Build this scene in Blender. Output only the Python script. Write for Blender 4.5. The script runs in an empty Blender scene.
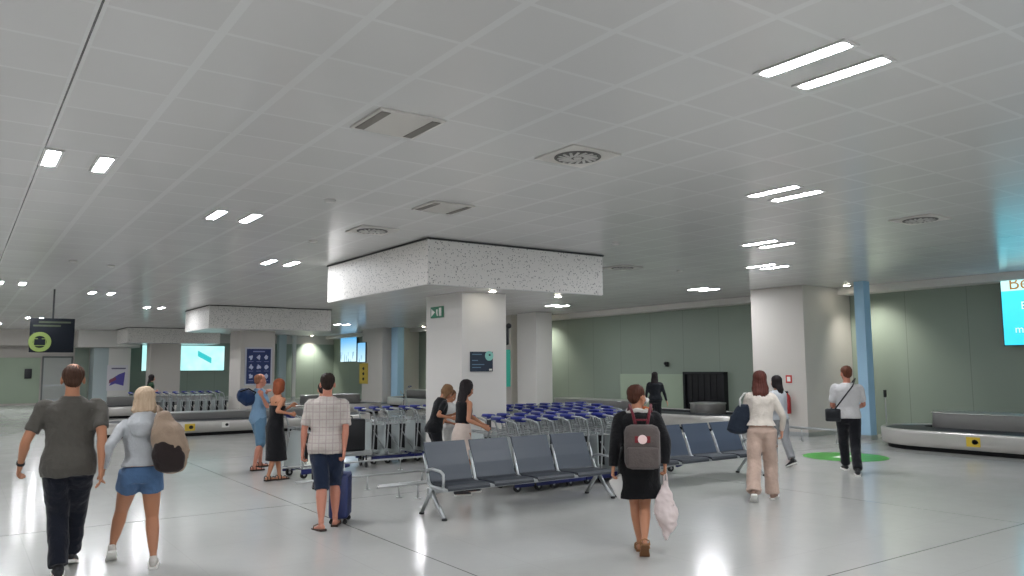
import bpy, bmesh, math, random
import numpy as np
from mathutils import Vector, Matrix, noise
PI = math.pi
random.seed(7)
SC = bpy.context.scene
COL = SC.collection

# ---------------------------------------------------------------- camera
YAW, PITCH, ROLL, FPX, HC, H = .614, .1017, -.0056, 785., 1.75, 3.82
_fw = Vector((math.sin(YAW)*math.cos(PITCH), math.cos(YAW)*math.cos(PITCH), math.sin(PITCH)))
_r0 = Vector((math.cos(YAW), -math.sin(YAW), 0)); _u0 = _r0.cross(_fw)
_r = _r0*math.cos(ROLL)+_u0*math.sin(ROLL); _u = -_r0*math.sin(ROLL)+_u0*math.cos(ROLL)
cam_d = bpy.data.cameras.new('camera'); cam = bpy.data.objects.new('camera', cam_d); COL.objects.link(cam)
cam.matrix_world = Matrix(((_r.x, _u.x, -_fw.x, 0), (_r.y, _u.y, -_fw.y, 0), (_r.z, _u.z, -_fw.z, HC), (0, 0, 0, 1)))
cam_d.sensor_width = 36; cam_d.lens = FPX/1024*36; cam_d.clip_end = 300
SC.camera = cam

# ---------------------------------------------------------------- world, exposure
w = bpy.data.worlds.new('world'); SC.world = w; w.use_nodes = True
w.node_tree.nodes['Background'].inputs[0].default_value = (.93, .96, 1, 1)
w.node_tree.nodes['Background'].inputs[1].default_value = .55
vs = SC.view_settings
vs.view_transform = 'Standard'; vs.look = 'None'; vs.gamma = 1; vs.use_curve_mapping = False; vs.exposure = 1.08
LAMP = 75.0            # strength of the ceiling strips
SCREEN = 1.05

# ---------------------------------------------------------------- materials
def srgb(h):
    h = h.lstrip('#'); c = [int(h[i:i+2], 16)/255 for i in (0, 2, 4)]
    return tuple(((v+.055)/1.055)**2.4 if v > .04045 else v/12.92 for v in c)+(1,)
MATS = {}
def mat(name, col, rough=.5, metal=0., spec=.5, emit=0., coat=0., alpha=None):
    if name in MATS: return MATS[name]
    m = bpy.data.materials.new(name); m.use_nodes = True; MATS[name] = m
    b = m.node_tree.nodes['Principled BSDF']
    c = srgb(col) if isinstance(col, str) else col
    b.inputs['Base Color'].default_value = c; b.inputs['Roughness'].default_value = rough
    b.inputs['Metallic'].default_value = metal; b.inputs['Specular IOR Level'].default_value = spec
    b.inputs['Coat Weight'].default_value = coat
    if emit: b.inputs['Emission Color'].default_value = c; b.inputs['Emission Strength'].default_value = emit
    return m
class NT:
    def __init__(s, m): s.t = m.node_tree; s.b = s.t.nodes['Principled BSDF']
    def n(s, typ, **kw):
        n = s.t.nodes.new(typ)
        for k, v in kw.items(): setattr(n, k, v)
        return n
    def l(s, a, b): s.t.links.new(a, b)
    def val(s, x, inp):
        if hasattr(x, 'is_output'): s.l(x, inp)
        else: inp.default_value = x
    def math(s, op, a, b=0., c=0.):
        n = s.n('ShaderNodeMath', operation=op); s.val(a, n.inputs[0]); s.val(b, n.inputs[1]); s.val(c, n.inputs[2]); return n.outputs[0]
    def mix(s, f, a, b):
        n = s.n('ShaderNodeMix', data_type='RGBA'); s.val(f, n.inputs[0]); s.val(a, n.inputs[6]); s.val(b, n.inputs[7]); return n.outputs[2]
    def obj(s):
        return s.n('ShaderNodeTexCoord').outputs['Object']
    def geo(s): return s.n('ShaderNodeNewGeometry').outputs['Position']
    def sep(s, v):
        n = s.n('ShaderNodeSeparateXYZ'); s.l(v, n.inputs[0]); return n.outputs
    def noise(s, v, scale, detail=2., rough=.5):
        n = s.n('ShaderNodeTexNoise'); s.l(v, n.inputs['Vector']); n.inputs['Scale'].default_value = scale
        n.inputs['Detail'].default_value = detail; n.inputs['Roughness'].default_value = rough; return n.outputs['Fac']
    def bump(s, h, strength=.2, dist=.01):
        n = s.n('ShaderNodeBump'); n.inputs['Strength'].default_value = strength; n.inputs['Distance'].default_value = dist
        s.l(h, n.inputs['Height']); s.l(n.outputs[0], s.b.inputs['Normal'])
    def line(s, x, off, period, width):        # 1 on a line every period
        a = s.math('SUBTRACT', x, off-period/2); a = s.math('MODULO', s.math('ADD', a, period*400), period)
        a = s.math('ABSOLUTE', s.math('SUBTRACT', a, period/2)); return s.math('LESS_THAN', a, width/2)
def fabric(name, col, rough=.85, var=.12, scale=14, bump=.25):
    if name in MATS: return MATS[name]
    m = mat(name, col, rough, spec=.2); t = NT(m); o = t.obj()
    f = t.noise(o, scale, 4, .6); c = srgb(col)
    d = tuple(v*(1-var*2) for v in c[:3])+(1,)
    t.l(t.mix(f, d, c), t.b.inputs['Base Color'])
    t.bump(t.noise(o, 11, 4, .65), bump*2.2, .03)
    t.b.inputs['Sheen Weight'].default_value = .15
    return m

M_wall = mat('wall_grey_paint', '#b9b4ac', .55)
t = NT(M_wall); t.l(t.mix(t.noise(t.geo(), .8, 3), srgb('#c4bfb8'), srgb('#cfcac3')), t.b.inputs['Base Color'])
M_white = mat('column_white_paint', '#e0ddd8', .45)
M_green = mat('green_wall_panel', '#7d8f7f', .45)
t = NT(M_green); px, py, pz = t.sep(t.geo())
ln = t.math('MAXIMUM', t.line(py, 0., 1.5, .018), t.line(px, .3, 1.5, .018))
c = t.mix(t.noise(t.geo(), .5, 2), srgb('#8b978a'), srgb('#94a193')); t.l(t.mix(t.math('MULTIPLY', ln, .45), c, srgb('#5a665c')), t.b.inputs['Base Color'])
M_lgreen = mat('pale_green_panel', '#a9b9a2', .5)
M_steel = mat('brushed_stainless', '#cfccc7', .3, metal=.55)
t = NT(M_steel); mp = t.n('ShaderNodeMapping'); mp.inputs['Scale'].default_value = (1, 1, 60); t.l(t.geo(), mp.inputs[0])
t.l(t.math('MULTIPLY_ADD', t.noise(mp.outputs[0], 4, 3), .06, .26), t.b.inputs['Roughness'])
M_alu = mat('satin_aluminium', '#b7bbbc', .35, metal=.85)
M_alup = mat('aluminium_panel', '#bcc5c4', .45, metal=.1)
M_chrome = mat('polished_tube', '#b4b6b6', .4, metal=.7)
M_rubber = mat('black_rubber', '#1d1e20', .6)
M_black = mat('black_gap', '#0b0c0e', .7)
M_darkplastic = mat('dark_plastic', '#17191d', .4)
M_blue = mat('blue_plastic', '#1a2a86', .42)
M_belt = mat('belt_rubber', '#26282b', .5)
t = NT(M_belt); o = t.sep(t.geo()); ln = t.line(t.math('ADD', o[0], o[1]), 0, .22, .02); t.l(t.mix(ln, srgb('#35383c'), srgb('#141618')), t.b.inputs['Base Color'])
M_lamp = mat('lamp_diffuser', '#f8faff', .5, emit=LAMP)
M_spotlens = mat('downlight_lens', '#fff6e4', .5, emit=20)
M_vent = mat('vent_white', '#c9c7c3', .5)
M_ventd = mat('vent_dark', '#3b3b3b', .7)

# ceiling: metal tiles with lighter seams between them
M_ceil = mat('ceiling_metal_tiles', '#8f8e8c', .3, metal=.0, spec=.75)
t = NT(M_ceil); gx, gy, gz = t.sep(t.geo())
lx = t.line(gx, .565, .6632, .06); ly = t.line(gy, 3.4476, .6932, .034)
seam = t.math('MAXIMUM', lx, ly)
dark = t.line(gx, .565, 13.264, .014)
tid = t.n('ShaderNodeTexWhiteNoise', noise_dimensions='2D'); cb = t.n('ShaderNodeCombineXYZ')
t.l(t.math('FLOOR', t.math('DIVIDE', t.math('SUBTRACT', gx, .565), .6632)), cb.inputs[0]); t.l(t.math('FLOOR', t.math('DIVIDE', t.math('SUBTRACT', gy, 3.4476), .6932)), cb.inputs[1]); t.l(cb.outputs[0], tid.inputs[0])
tc = t.mix(tid.outputs[0], srgb('#cfcecc'), srgb('#d4d3d1'))
c = t.mix(seam, tc, srgb('#dadad8')); c = t.mix(dark, c, srgb('#2e2e2e')); t.l(c, t.b.inputs['Base Color'])
t.l(t.math('MULTIPLY_ADD', t.noise(t.geo(), .7, 2), .06, .19), t.b.inputs['Roughness'])
wv = t.n('ShaderNodeMapping'); wv.inputs['Scale'].default_value = (1.6, 3.2, 1); t.l(t.geo(), wv.inputs[0])
hh = t.math('ADD', t.math('MULTIPLY', seam, -.25), t.math('MULTIPLY', t.noise(wv.outputs[0], .8, 1), .7)); t.bump(hh, .2, .012)
# floor: polished light slabs with wide dark joints
M_floor = mat('polished_floor', '#b7b8b6', .2, spec=.55)
t = NT(M_floor); gx, gy, gz = t.sep(t.geo())
jl = t.math('MAXIMUM', t.line(gx, 3.7, 6.1, .014), t.line(gy, 4.04, 6.12, .014))
n1 = t.noise(t.geo(), .35, 4, .6); n2 = t.noise(t.geo(), 9, 4, .7)
c = t.mix(n1, srgb('#b5b5b1'), srgb('#c5c5c1')); c = t.mix(t.math('MULTIPLY', n2, .35), c, srgb('#aeafad'))
fl = t.math('MAXIMUM', t.line(gx, .65, 1.22, .006), t.line(gy, .98, 1.224, .006))
c = t.mix(t.math('MULTIPLY', fl, .35), c, srgb('#a0a09e'))
t.l(t.mix(t.math('MULTIPLY', jl, .85), c, srgb('#595957')), t.b.inputs['Base Color'])
t.l(t.math('MULTIPLY_ADD', t.noise(t.geo(), 1.7, 5, .65), .15, .085), t.b.inputs['Roughness'])
# soffit: pale panel sprinkled with dark perforations
M_soff = mat('perforated_panel', '#e2dfda', .5)
t = NT(M_soff); v = t.n('ShaderNodeTexVoronoi'); v.inputs['Scale'].default_value = 30; t.l(t.geo(), v.inputs[0])
nz = t.n('ShaderNodeTexWhiteNoise', noise_dimensions='3D'); t.l(v.outputs['Position'], nz.inputs[0])
dot = t.math('LESS_THAN', v.outputs['Distance'], t.math('MULTIPLY_ADD', nz.outputs[0], .32, .06))
t.l(t.mix(dot, srgb('#e4e1dc'), srgb('#8f8d8a')), t.b.inputs['Base Color'])

# ---------------------------------------------------------------- mesh helpers
class MB:
    def __init__(s): s.bm = bmesh.new(); s.mi = 0
    def face(s, vs, smooth=False):
        try:
            f = s.bm.faces.new(vs); f.material_index = s.mi; f.smooth = smooth; return f
        except ValueError: return None
    def box(s, x0, x1, y0, y1, z0, z1, bev=0., m=None):
        if bev:
            b2 = bmesh.new(); bmesh.ops.create_cube(b2, size=1)
            for v in b2.verts: v.co = Vector(((x0+x1)/2+v.co.x*(x1-x0), (y0+y1)/2+v.co.y*(y1-y0), (z0+z1)/2+v.co.z*(z1-z0)))
            bmesh.ops.bevel(b2, geom=b2.edges[:], offset=bev, segments=2, affect='EDGES', profile=.5); s._merge(b2, m, True); return s
        p = [Vector((x, y, z)) for z in (z0, z1) for (x, y) in ((x0, y0), (x1, y0), (x1, y1), (x0, y1))]
        if m is not None: p = [m@q for q in p]
        v = [s.bm.verts.new(q) for q in p]
        for f in ((3, 2, 1, 0), (4, 5, 6, 7), (0, 1, 5, 4), (1, 2, 6, 5), (2, 3, 7, 6), (3, 0, 4, 7)): s.face([v[i] for i in f])
        return s
    def _merge(s, b2, m=None, smooth=False):
        mp = {}
        for v in b2.verts: mp[v] = s.bm.verts.new(m@v.co if m is not None else v.co)
        for f in b2.faces: s.face([mp[v] for v in f.verts], smooth)
        b2.free()
    def tube(s, pts, r, n=10, closed=False, caps=True):
        pts = [Vector(p) for p in pts]; N = len(pts); rr = r if isinstance(r, (list, tuple)) else [r]*N
        rings = []; up = None
        for i, p in enumerate(pts):
            a = pts[i-1] if (i or closed) else p; b = pts[(i+1) % N] if (i < N-1 or closed) else p
            d = (b-a).normalized()
            if up is None: up = Vector((0, 0, 1)) if abs(d.z) < .9 else Vector((1, 0, 0))
            x = d.cross(up).normalized(); y = x.cross(d).normalized(); up = y
            rings.append([s.bm.verts.new(p+x*(math.cos(2*PI*k/n)*rr[i])+y*(math.sin(2*PI*k/n)*rr[i])) for k in range(n)])
        for i in range(N if closed else N-1):
            A, B = rings[i], rings[(i+1) % N]
            for k in range(n): s.face([A[k], B[k], B[(k+1) % n], A[(k+1) % n]], True)
        if caps and not closed: s.face(rings[0]); s.face(rings[-1][::-1])
        return s
    def cyl(s, a, b, r, n=16, r2=None): return s.tube([a, b], [r, r2 if r2 is not None else r], n)
    def prism(s, pts, h, axis='z', base=0.):      # polygon extruded by h along an axis from base
        def P(p, t):
            return {'z': Vector((p[0], p[1], t)), 'y': Vector((p[0], t, p[1])), 'x': Vector((t, p[0], p[1]))}[axis]
        a = [s.bm.verts.new(P(p, base)) for p in pts]; b = [s.bm.verts.new(P(p, base+h)) for p in pts]; n = len(pts)
        s.face(a[::-1]); s.face(b)
        for i in range(n): s.face([a[i], a[(i+1) % n], b[(i+1) % n], b[i]])
        return s
    def lathe(s, prof, c=(0, 0, 0), n=24):
        rings = []
        for (r, z) in prof: rings.append([s.bm.verts.new((c[0]+r*math.cos(2*PI*k/n), c[1]+r*math.sin(2*PI*k/n), c[2]+z)) for k in range(n)])
        for A, B in zip(rings, rings[1:]):
            for k in range(n): s.face([A[k], A[(k+1) % n], B[(k+1) % n], B[k]], True)
        s.face(rings[0][::-1]); s.face(rings[-1]); return s
    def ball(s, c, r, n=14, scale=(1, 1, 1)):
        b2 = bmesh.new(); bmesh.ops.create_uvsphere(b2, u_segments=n, v_segments=n//2+2, radius=r)
        for v in b2.verts: v.co = Vector((c[0]+v.co.x*scale[0], c[1]+v.co.y*scale[1], c[2]+v.co.z*scale[2]))
        s._merge(b2, None, True); return s
    def loft(s, rings, n=20, capround=True):
        """rings: (centre, rx, ry, lateral, normal) -> closed tube of elliptical rings"""
        R = []
        def add(c, rx, ry, lat, nor):
            dep = Vector(nor).cross(lat).normalized(); lat = Vector(lat).normalized()
            R.append([s.bm.verts.new(Vector(c)+lat*(rx*math.cos(2*PI*k/n))+dep*(ry*math.sin(2*PI*k/n))) for k in range(n)])
        if capround:
            c, rx, ry, lat, nor = rings[0]; q = min(rx, ry)
            for a in (75, 45): add(Vector(c)-Vector(nor)*(q*math.sin(math.radians(a))*.8), rx*math.cos(math.radians(a)), ry*math.cos(math.radians(a)), lat, nor)
        for q in rings: add(*q)
        if capround:
            c, rx, ry, lat, nor = rings[-1]; q = min(rx, ry)
            for a in (45, 75): add(Vector(c)+Vector(nor)*(q*math.sin(math.radians(a))*.8), rx*math.cos(math.radians(a)), ry*math.cos(math.radians(a)), lat, nor)
        for A, B in zip(R, R[1:]):
            for k in range(n): s.face([A[k], A[(k+1) % n], B[(k+1) % n], B[k]], True)
        s.face(R[0][::-1], True); s.face(R[-1], True); return s
    def build(s, name, mats, parent=None, loc=None, rz=0., fix=True):
        if fix: bmesh.ops.recalc_face_normals(s.bm, faces=s.bm.faces[:])
        me = bpy.data.meshes.new(name); s.bm.to_mesh(me); s.bm.free()
        for m in (mats if isinstance(mats, (list, tuple)) else [mats]): me.materials.append(m)
        o = bpy.data.objects.new(name, me); COL.objects.link(o)
        if parent is not None: o.parent = parent
        if loc is not None: o.location = loc
        o.rotation_euler.z = rz
        return o
def tag(o, label=None, cat=None, group=None, kind=None):
    if label: o['label'] = label
    if cat: o['category'] = cat
    if group: o['group'] = group
    if kind: o['kind'] = kind
    return o
def empty(name, loc=(0, 0, 0), rz=0., **kw):
    o = bpy.data.objects.new(name, None); COL.objects.link(o); o.location = loc; o.rotation_euler = (0, 0, rz)
    o.empty_display_size = .2; return tag(o, **kw)
def copy_tree(o, parent=None, **kw):
    c = o.copy(); COL.objects.link(c); c.parent = parent
    for ch in list(o.children): copy_tree(ch, c)
    return tag(c, **kw)
def struct(o, label=None, cat=None): return tag(o, label, cat, None, 'structure')
def textmesh(body, size, mat_, parent, loc, rot, name='lettering', extrude=.002, align='CENTER', sx=1.):
    cu = bpy.data.curves.new(name, 'FONT'); cu.body = body; cu.size = size; cu.extrude = extrude; cu.align_x = align
    tmp = bpy.data.objects.new(name, cu); COL.objects.link(tmp); bpy.context.view_layer.update()
    me = bpy.data.meshes.new_from_object(tmp.evaluated_get(bpy.context.evaluated_depsgraph_get())); bpy.data.objects.remove(tmp)
    me.materials.clear(); me.materials.append(mat_); o = bpy.data.objects.new(name, me); COL.objects.link(o); o.parent = parent
    o.location = loc; o.rotation_euler = rot; o.scale = (sx, 1, 1); return o
def bx(name, x0, x1, y0, y1, z0, z1, m, parent=None, bev=0.): return MB().box(x0, x1, y0, y1, z0, z1, bev).build(name, m, parent)

# ---------------------------------------------------------------- room shell
X0, X1, Y0, Y1 = -14., 19.6, -10., 47.6
struct(bx('floor', X0, X1+.3, Y0, Y1+.3, -.1, 0, M_floor), 'polished pale grey slab floor of the hall', 'floor')
struct(bx('ceiling', X0, X1+.3, Y0, Y1+.3, H, H+.1, M_ceil), 'grey metal tile ceiling', 'ceiling')
struct(bx('wall_right', X1, X1+.3, Y0, Y1+.3, 0, H, M_green), 'green panelled wall behind the carousels', 'wall')
struct(bx('wall_far', X0, X1, Y1, Y1+.3, 0, H, M_wall), 'far end wall of the hall', 'wall')
struct(bx('wall_left', X0-.3, X0, Y0, Y1+.3, 0, H, M_wall), 'left wall', 'wall')
# perimeter band under the ceiling along the right wall
struct(bx('trim_1', X1-.55, X1-.002, Y0, Y1, 3.64, H-.002, M_white), 'white ceiling band above the green wall', 'trim')
# far wall: green cladding, bulkhead, door
struct(bx('wall_far_cladding', 7.6, X1-.01, Y1-.06, Y1-.004, 0, 3.3, M_green), 'green cladding of the far wall', 'wall')
struct(bx('wall_far_panel', -3., 3.55, Y1-.06, Y1-.004, .1, 2.42, M_lgreen), 'pale green glass panel at the far left end', 'wall')
struct(bx('trim_2', X0, 7.55, Y1-1.3, Y1-.07, 3.02, H-.002, M_wall), 'grey bulkhead over the far doors', 'trim')
d = struct(bx('door_1', 3.7, 4.95, Y1-.07, Y1-.004, 0, 2.42, mat('door_pale', '#b4b8b3', .45)), 'pale double door in the far wall', 'door')
bx('rail', 3.75, 4.9, Y1-.09, Y1-.07, .95, 1.03, M_alu, d); bx('kick_plate', 3.75, 4.9, Y1-.08, Y1-.07, .02, .3, M_alu, d)
MB().box(3.63, 3.7, Y1-.09, Y1-.004, 0, 2.5).box(4.95, 5.02, Y1-.09, Y1-.004, 0, 2.5).box(3.63, 5.02, Y1-.09, Y1-.004, 2.42, 2.5).build('door_frame', mat('frame_grey', '#6f7573', .5), d)
struct(bx('wall_far_section', 5.1, 5.78, Y1-.08, Y1-.004, 0, 3.02, M_green), 'green strip of wall beside the far door', 'wall')

def column(name, x0, x1, y0, y1, label, m=M_white, z1=H):
    o = bx(name, x0, x1, y0, y1, 0, z1-.004, m); struct(o, label, 'column')
    bx('skirting', x0-.012, x1+.012, y0-.012, y1+.012, 0.001, .1, M_alu, o); return o
def soffit(x0, x1, y0, y1, label, z0=3.08):
    o = MB().box(x0, x1, y0, y1, z0, H-.03).build('ceiling_soffit', M_soff); struct(o, label, 'soffit')
    bx('underside', x0+.012, x1-.012, y0+.012, y1-.012, z0-.012, z0-.001, M_ceil, o)
    bx('shadow_gap', x0-.02, x1+.02, y0-.02, y1+.02, H-.029, H-.004, M_ventd, o); return o
column('column', 7.05, 7.97, 11.5, 12.75, 'white column in the middle of the hall with a small dark poster', z1=3.07)
soffit(5.99, 9.66, 10.8, 14.9, 'speckled soffit box around the middle column')
column('column', 7.82, 8.98, 27, 28.3, 'column with the blue pictogram poster', M_wall, z1=3.07)
soffit(6.5, 10.6, 26., 29.2, 'speckled soffit box around the column with the blue poster')
column('column', 7.9, 9.3, 42.5, 43.6, 'grey column behind the far trolleys', M_wall, z1=3.07)
soffit(6.64, 10.95, 41.5, 44.6, 'speckled soffit box farthest down the hall')
struct(bx('ceiling_soffit', 5.0, 7.9, 45.4, Y1-.07, 2.95, H-.004, M_white), 'white soffit against the far wall', 'soffit')
column('column', 5.82, 6.5, 46, Y1-.07, 'pale bluish pier at the far wall', mat('pier_blue', '#b9c6c8', .5), z1=2.94)
column('column', 6.5, 7.55, 45.95, Y1-.07, 'white pier with a colourful poster at the far wall', M_white, z1=2.94)
# piers along the right wall
column('column', 17.5, X1-.01, 12., 13.6, 'broad grey pier with the fire extinguisher', M_wall)
column('column', 17.95, 18.22, 10.62, 10.87, 'slim pale blue post in front of the right wall', mat('pale_blue_post', '#a6cbe4', .45))  # base colour set to an even pale blue
column('column', 17.5, 18.25, 23.3, 24.5, 'second pier along the right wall', M_white)
column('column', 17.7, 18.9, 25.2, 26.2, 'third pier along the right wall', M_wall)
column('column', 17.5, X1-.01, 36.2, 38.6, 'wide grey pier with the yellow sign', M_wall)
column('column', 17.9, 18.25, 35.3, 36.0, 'slim pale blue post left of the far green bay', mat('pale_blue_post', '#a6cbe4', .45))
column('column', 15.75, 16.2, 46.6, 47.0, 'slim bluish post at the far wall', mat('pier_blue', '#b9c6c8', .5))
column('column', 16.75, 16.95, 47., 47.2, 'thin white post at the far wall', M_white)
struct(bx('wall_right_panel', X1-.1, X1-.004, 17.85, 20.95, 0, 1.52, M_lgreen), 'pale green lower wall panel behind the middle carousel', 'wall')
# ceiling seen past the last soffit carries on to the far wall

# ---------------------------------------------------------------- ceiling fixtures
def make_strip():
    r = empty('ceiling_light', label='pair of slim white light strips set flush in the ceiling', cat='ceiling light', group='paired ceiling light strips')
    for sx in (-.225, .225):
        f = MB()
        for q in (-1, 1): f.box(sx+q*.072-.012, sx+q*.072+.012, -.355, .355, -.012, -.003); f.box(sx-.06, sx+.06, q*.342-.013, q*.342+.013, -.012, -.003)
        f.box(sx-.06, sx+.06, -.33, .33, -.006, -.003); f.build('frame', mat('strip_frame', '#d6d5d3', .4), r)
        p = []
        for k in range(8): a = PI*k/7; p.append((sx+.055*math.cos(a), 0.27+.055*math.sin(a)))
        for k in range(8): a = PI+PI*k/7; p.append((sx+.055*math.cos(a), -.27+.055*math.sin(a)))
        MB().prism(p, .004, 'z', -.0115).build('diffuser', M_lamp, r)
    return r
strip = make_strip()
spots = [((4.8, 3.05), 'pair of light strips highest in view near the right'), ((8.02, 5.68), 'second pair of light strips on the right run'), ((11.13, 8.25), 'third pair of light strips on the right run'),
 ((13.65, 10.15), 'fourth pair of light strips on the right run'), ((16.2, 14.1), 'small distant pair of light strips nearest the green wall'),
 ((.87, 8.72), 'pair of bright lights nearest on the left side of the ceiling'), ((2.96, 10.75), 'pair of lights between the nearest left pair and the big soffit'), ((5.05, 15.0), 'pair of lights just left of the big speckled soffit'),
 ((.95, 21.9), 'pair of lights at the left edge above the hanging sign'), ((3.08, 23.5), 'pair of lights right of the hanging sign'), ((5.26, 28.1), 'pair of lights left of the soffit over the blue poster column'),
 ((2.4, 36.), 'pair of lights behind the hanging sign'), ((1.2, 41), 'pair of lights far back on the left'), ((3.3, 41.5), 'pair of lights far back near the far door'),
 ((10.2, 30.5), 'pair of lights behind the poster column soffit'), ((14.6, 34.5), 'pair of lights above the far carousel'), ((12.6, 22.6), 'pair of lights in the middle of the hall'), ((13.3, 41), 'pair of lights near the far green wall'), ((16.3, 20.5), 'added pair of lights over the middle carousel'), ((9.6, 15.5), 'added pair of lights right behind the big soffit box')]  # last two pairs added to brighten the hall
unseen = [(1.7, .6), (-1.5, 6.1), (-1.4, 13.), (-1.4, 19.), (-1.5, 27), (-1.5, 34), (-1.4, 41), (-6, 4), (-6, 13), (-6, 22), (-6, 33), (5.1, -2.6), (11.2, -.5), (3.0, -1.2), (-1.4, -2.), (9.8, -6), (16, -4)]  # unseen strips added to light the hall
for i, ((x, y), lb) in enumerate(spots+[(p, None) for p in unseen]):
    o = strip if i == 0 else copy_tree(strip)
    o.location = (x, y, H)
    o['label'] = lb or 'added pair of slim white light strips out of view, lighting the hall'
# round spots washing the green wall
def downlight(x, y, energy, label, aim, size=95):
    r = empty('wall_washer', (x, y, H), label=label, cat='ceiling light', group='round downlights along the green wall')
    MB().lathe([(.11, -.012), (.11, -.002)], n=20).build('ring', M_vent, r)
    MB().lathe([(.075, -.018), (.075, -.013)], n=20).build('lens', M_spotlens, r)
    l = bpy.data.lights.new('spot', 'SPOT'); l.energy = energy; l.spot_size = math.radians(size); l.spot_blend = 1.; l.color = (1, .96, .88); l.shadow_soft_size = .05
    lo = bpy.data.objects.new('lamp', l); COL.objects.link(lo); lo.parent = r; lo.location = (0, 0, -.05)
    lo.rotation_euler = Vector(aim).to_track_quat('-Z', 'Y').to_euler()
for x, y, lb, e in ((18.6, 11.45, 'round downlight washing the green wall beside the slim post', 110), (18.7, 25.2, 'round downlight washing the green wall left of the middle bay', 260), (18.75, 34.2, 'round downlight washing the green bay behind the middle column', 240), (18.7, 3.5, 'round downlight washing the right wall out of view', 80)):
    downlight(x, y, e, lb, (.42, -.16, -1))
downlight(17.9, 46.9, 240, 'round downlight washing the far green wall', (.05, .3, -1))
for x, y, lb in ((9.0, 11.3, 'small round downlight under the right part of the big soffit'), (7.45, 11.15, 'small round downlight under the big soffit in front of the column')):
    r = empty('downlight', (x, y, 3.067), label=lb, cat='ceiling light')
    MB().lathe([(.08, -.01), (.08, -.001)], n=20).build('ring', M_vent, r); MB().lathe([(.055, -.016), (.055, -.011)], n=20).build('lens', M_spotlens, r)
# ceiling panels
def cassette(x0, y0, label, gcol='#7d7872'):
    r = empty('air_conditioning_panel', (x0, y0, H), label=label, cat='air vent')
    bx('cover', .0, .6, 0, .6, -.02, -.003, mat('cassette_white', '#cfcbc5', .5), r)
    for q in (.03, .49): bx('grille', q, q+.08, .04, .56, -.026, -.0205, mat('cassette_slot', gcol, .6), r)
cassette(2.64, 5.54, 'square white ceiling panel with two dark slots, nearest the top of view')
cassette(4.72, 8.35, 'square white ceiling panel with two slots near the big soffit')
def diffuser(x, y, label):
    r = empty('ceiling_air_diffuser', (x, y, H), label=label, cat='air vent')
    bx('plate', -.3, .3, -.3, .3, -.016, -.003, mat('cassette_white', '#cfcbc5', .5), r)
    MB().lathe([(.23, -.022), (.23, -.0165)], n=32).build('swirl_recess', mat('recess_grey', '#5f5e5b', .7), r)
    b = MB()
    for k in range(16):
        a = 2*PI*k/16
        m = Matrix.Rotation(a, 4, 'Z')@Matrix.Translation((.13, 0, -.026))@Matrix.Rotation(.4, 4, 'Z')
        b.box(-.07, .07, -.013, .013, -.004, .003, 0, m)
    b.lathe([(.04, -.032), (.04, -.0225)], n=16)
    b.build('blades', M_vent, r)
diffuser(4.87, 5.78, 'round swirl air diffuser in a square plate, largest in view')
diffuser(4.98, 10.69, 'round swirl air diffuser beside the corner of the big soffit')
diffuser(11.05, 5.63, 'round swirl air diffuser on the right side of the ceiling')
diffuser(11.2, 11.9, 'round swirl air diffuser between the big soffit and the light run')
for i, (x, y) in enumerate(((3.65, 9.05), (1.7, 16.8), (2.4, 17.2), (8.9, 9.6), (12.6, 11.6), (4.6, 12.1))):
    o = MB().lathe([(.05, -.03), (.07, -.012), (.075, -.003)], n=16).build('smoke_detector', M_vent, None, (x, y, H))
    tag(o, ['small detector left of the big soffit', 'small detector on the far left ceiling', 'second small detector on the far left ceiling', 'small detector right of the big soffit corner', 'small detector near the light run', 'small detector close to the soffit edge'][i], 'smoke detector')

# ---------------------------------------------------------------- carousels
def stadium(cx, cy, L, R, axis, n=20):
    p = []
    for k in range(n+1): a = -PI/2+PI*k/n; p.append((L/2+R*math.cos(a), R*math.sin(a)))
    for k in range(n+1): a = PI/2+PI*k/n; p.append((-L/2+R*math.cos(a), R*math.sin(a)))
    return [(cx+x, cy+y) if axis == 'x' else (cx-y, cy+x) for x, y in p]
def rings(mb, lst, closed_top=False, closed_bot=False, smooth=True):
    prev = None; first = None
    for (pts, z) in lst:
        r = [mb.bm.verts.new((x, y, z)) for x, y in pts]
        if prev:
            for k in range(len(r)): mb.face([prev[k], prev[(k+1) % len(r)], r[(k+1) % len(r)], r[k]], smooth)
        else: first = r
        prev = r
    if closed_top: mb.face(prev)
    if closed_bot: mb.face(first[::-1])
M_islside = mat('island_steel', '#c3c1bd', .3, metal=.35)
M_isl = mat('island_top_steel', '#c9c9c6', .3, metal=.8)
def carousel(cx, cy, L, axis, label, R=1.25, zi=.74, Li=None, ci=0., zs=.42):
    r = empty('baggage_carousel', (cx, cy, 0), label=label, cat='baggage carousel')
    S = lambda R_, L_=L, c_=0.: stadium(c_ if axis == 'x' else 0, c_ if axis == 'y' else 0, L_, R_, axis)
    b = MB(); rings(b, [(S(R-.12), .002), (S(R-.12), .1)], True, True); b.build('plinth', M_black, r)
    b = MB(); rings(b, [(S(R-.07), .085), (S(R), .1), (S(R+.012), zs-.03), (S(R), zs), (S(R-.07), zs+.004), (S(R-.08), zs-.02)], False, False)
    b.build('steel_skirt', M_steel, r)
    b = MB(); rings(b, [(S(R-.08), zs-.06), (S(R-.08), zs-.02), (S(R-.45), zs+.0), (S(.40), zs+.02), (S(.4), zs-.06)], True, True, False); b.build('conveyor_belt', M_belt, r)
    Li = L if Li is None else Li
    b = MB(); rings(b, [(S(.42, Li, ci), zs-.02), (S(.40, Li, ci), zi-.02), (S(.42, Li, ci), zi)], False, True); b.build('island_side', M_islside, r)
    b = MB(); rings(b, [(S(.43, Li, ci), zi), (S(.43, Li, ci), zi+.015), (S(.36, Li, ci), zi+.03)], True, True); b.build('island_top', M_isl, r)
    return r
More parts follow.
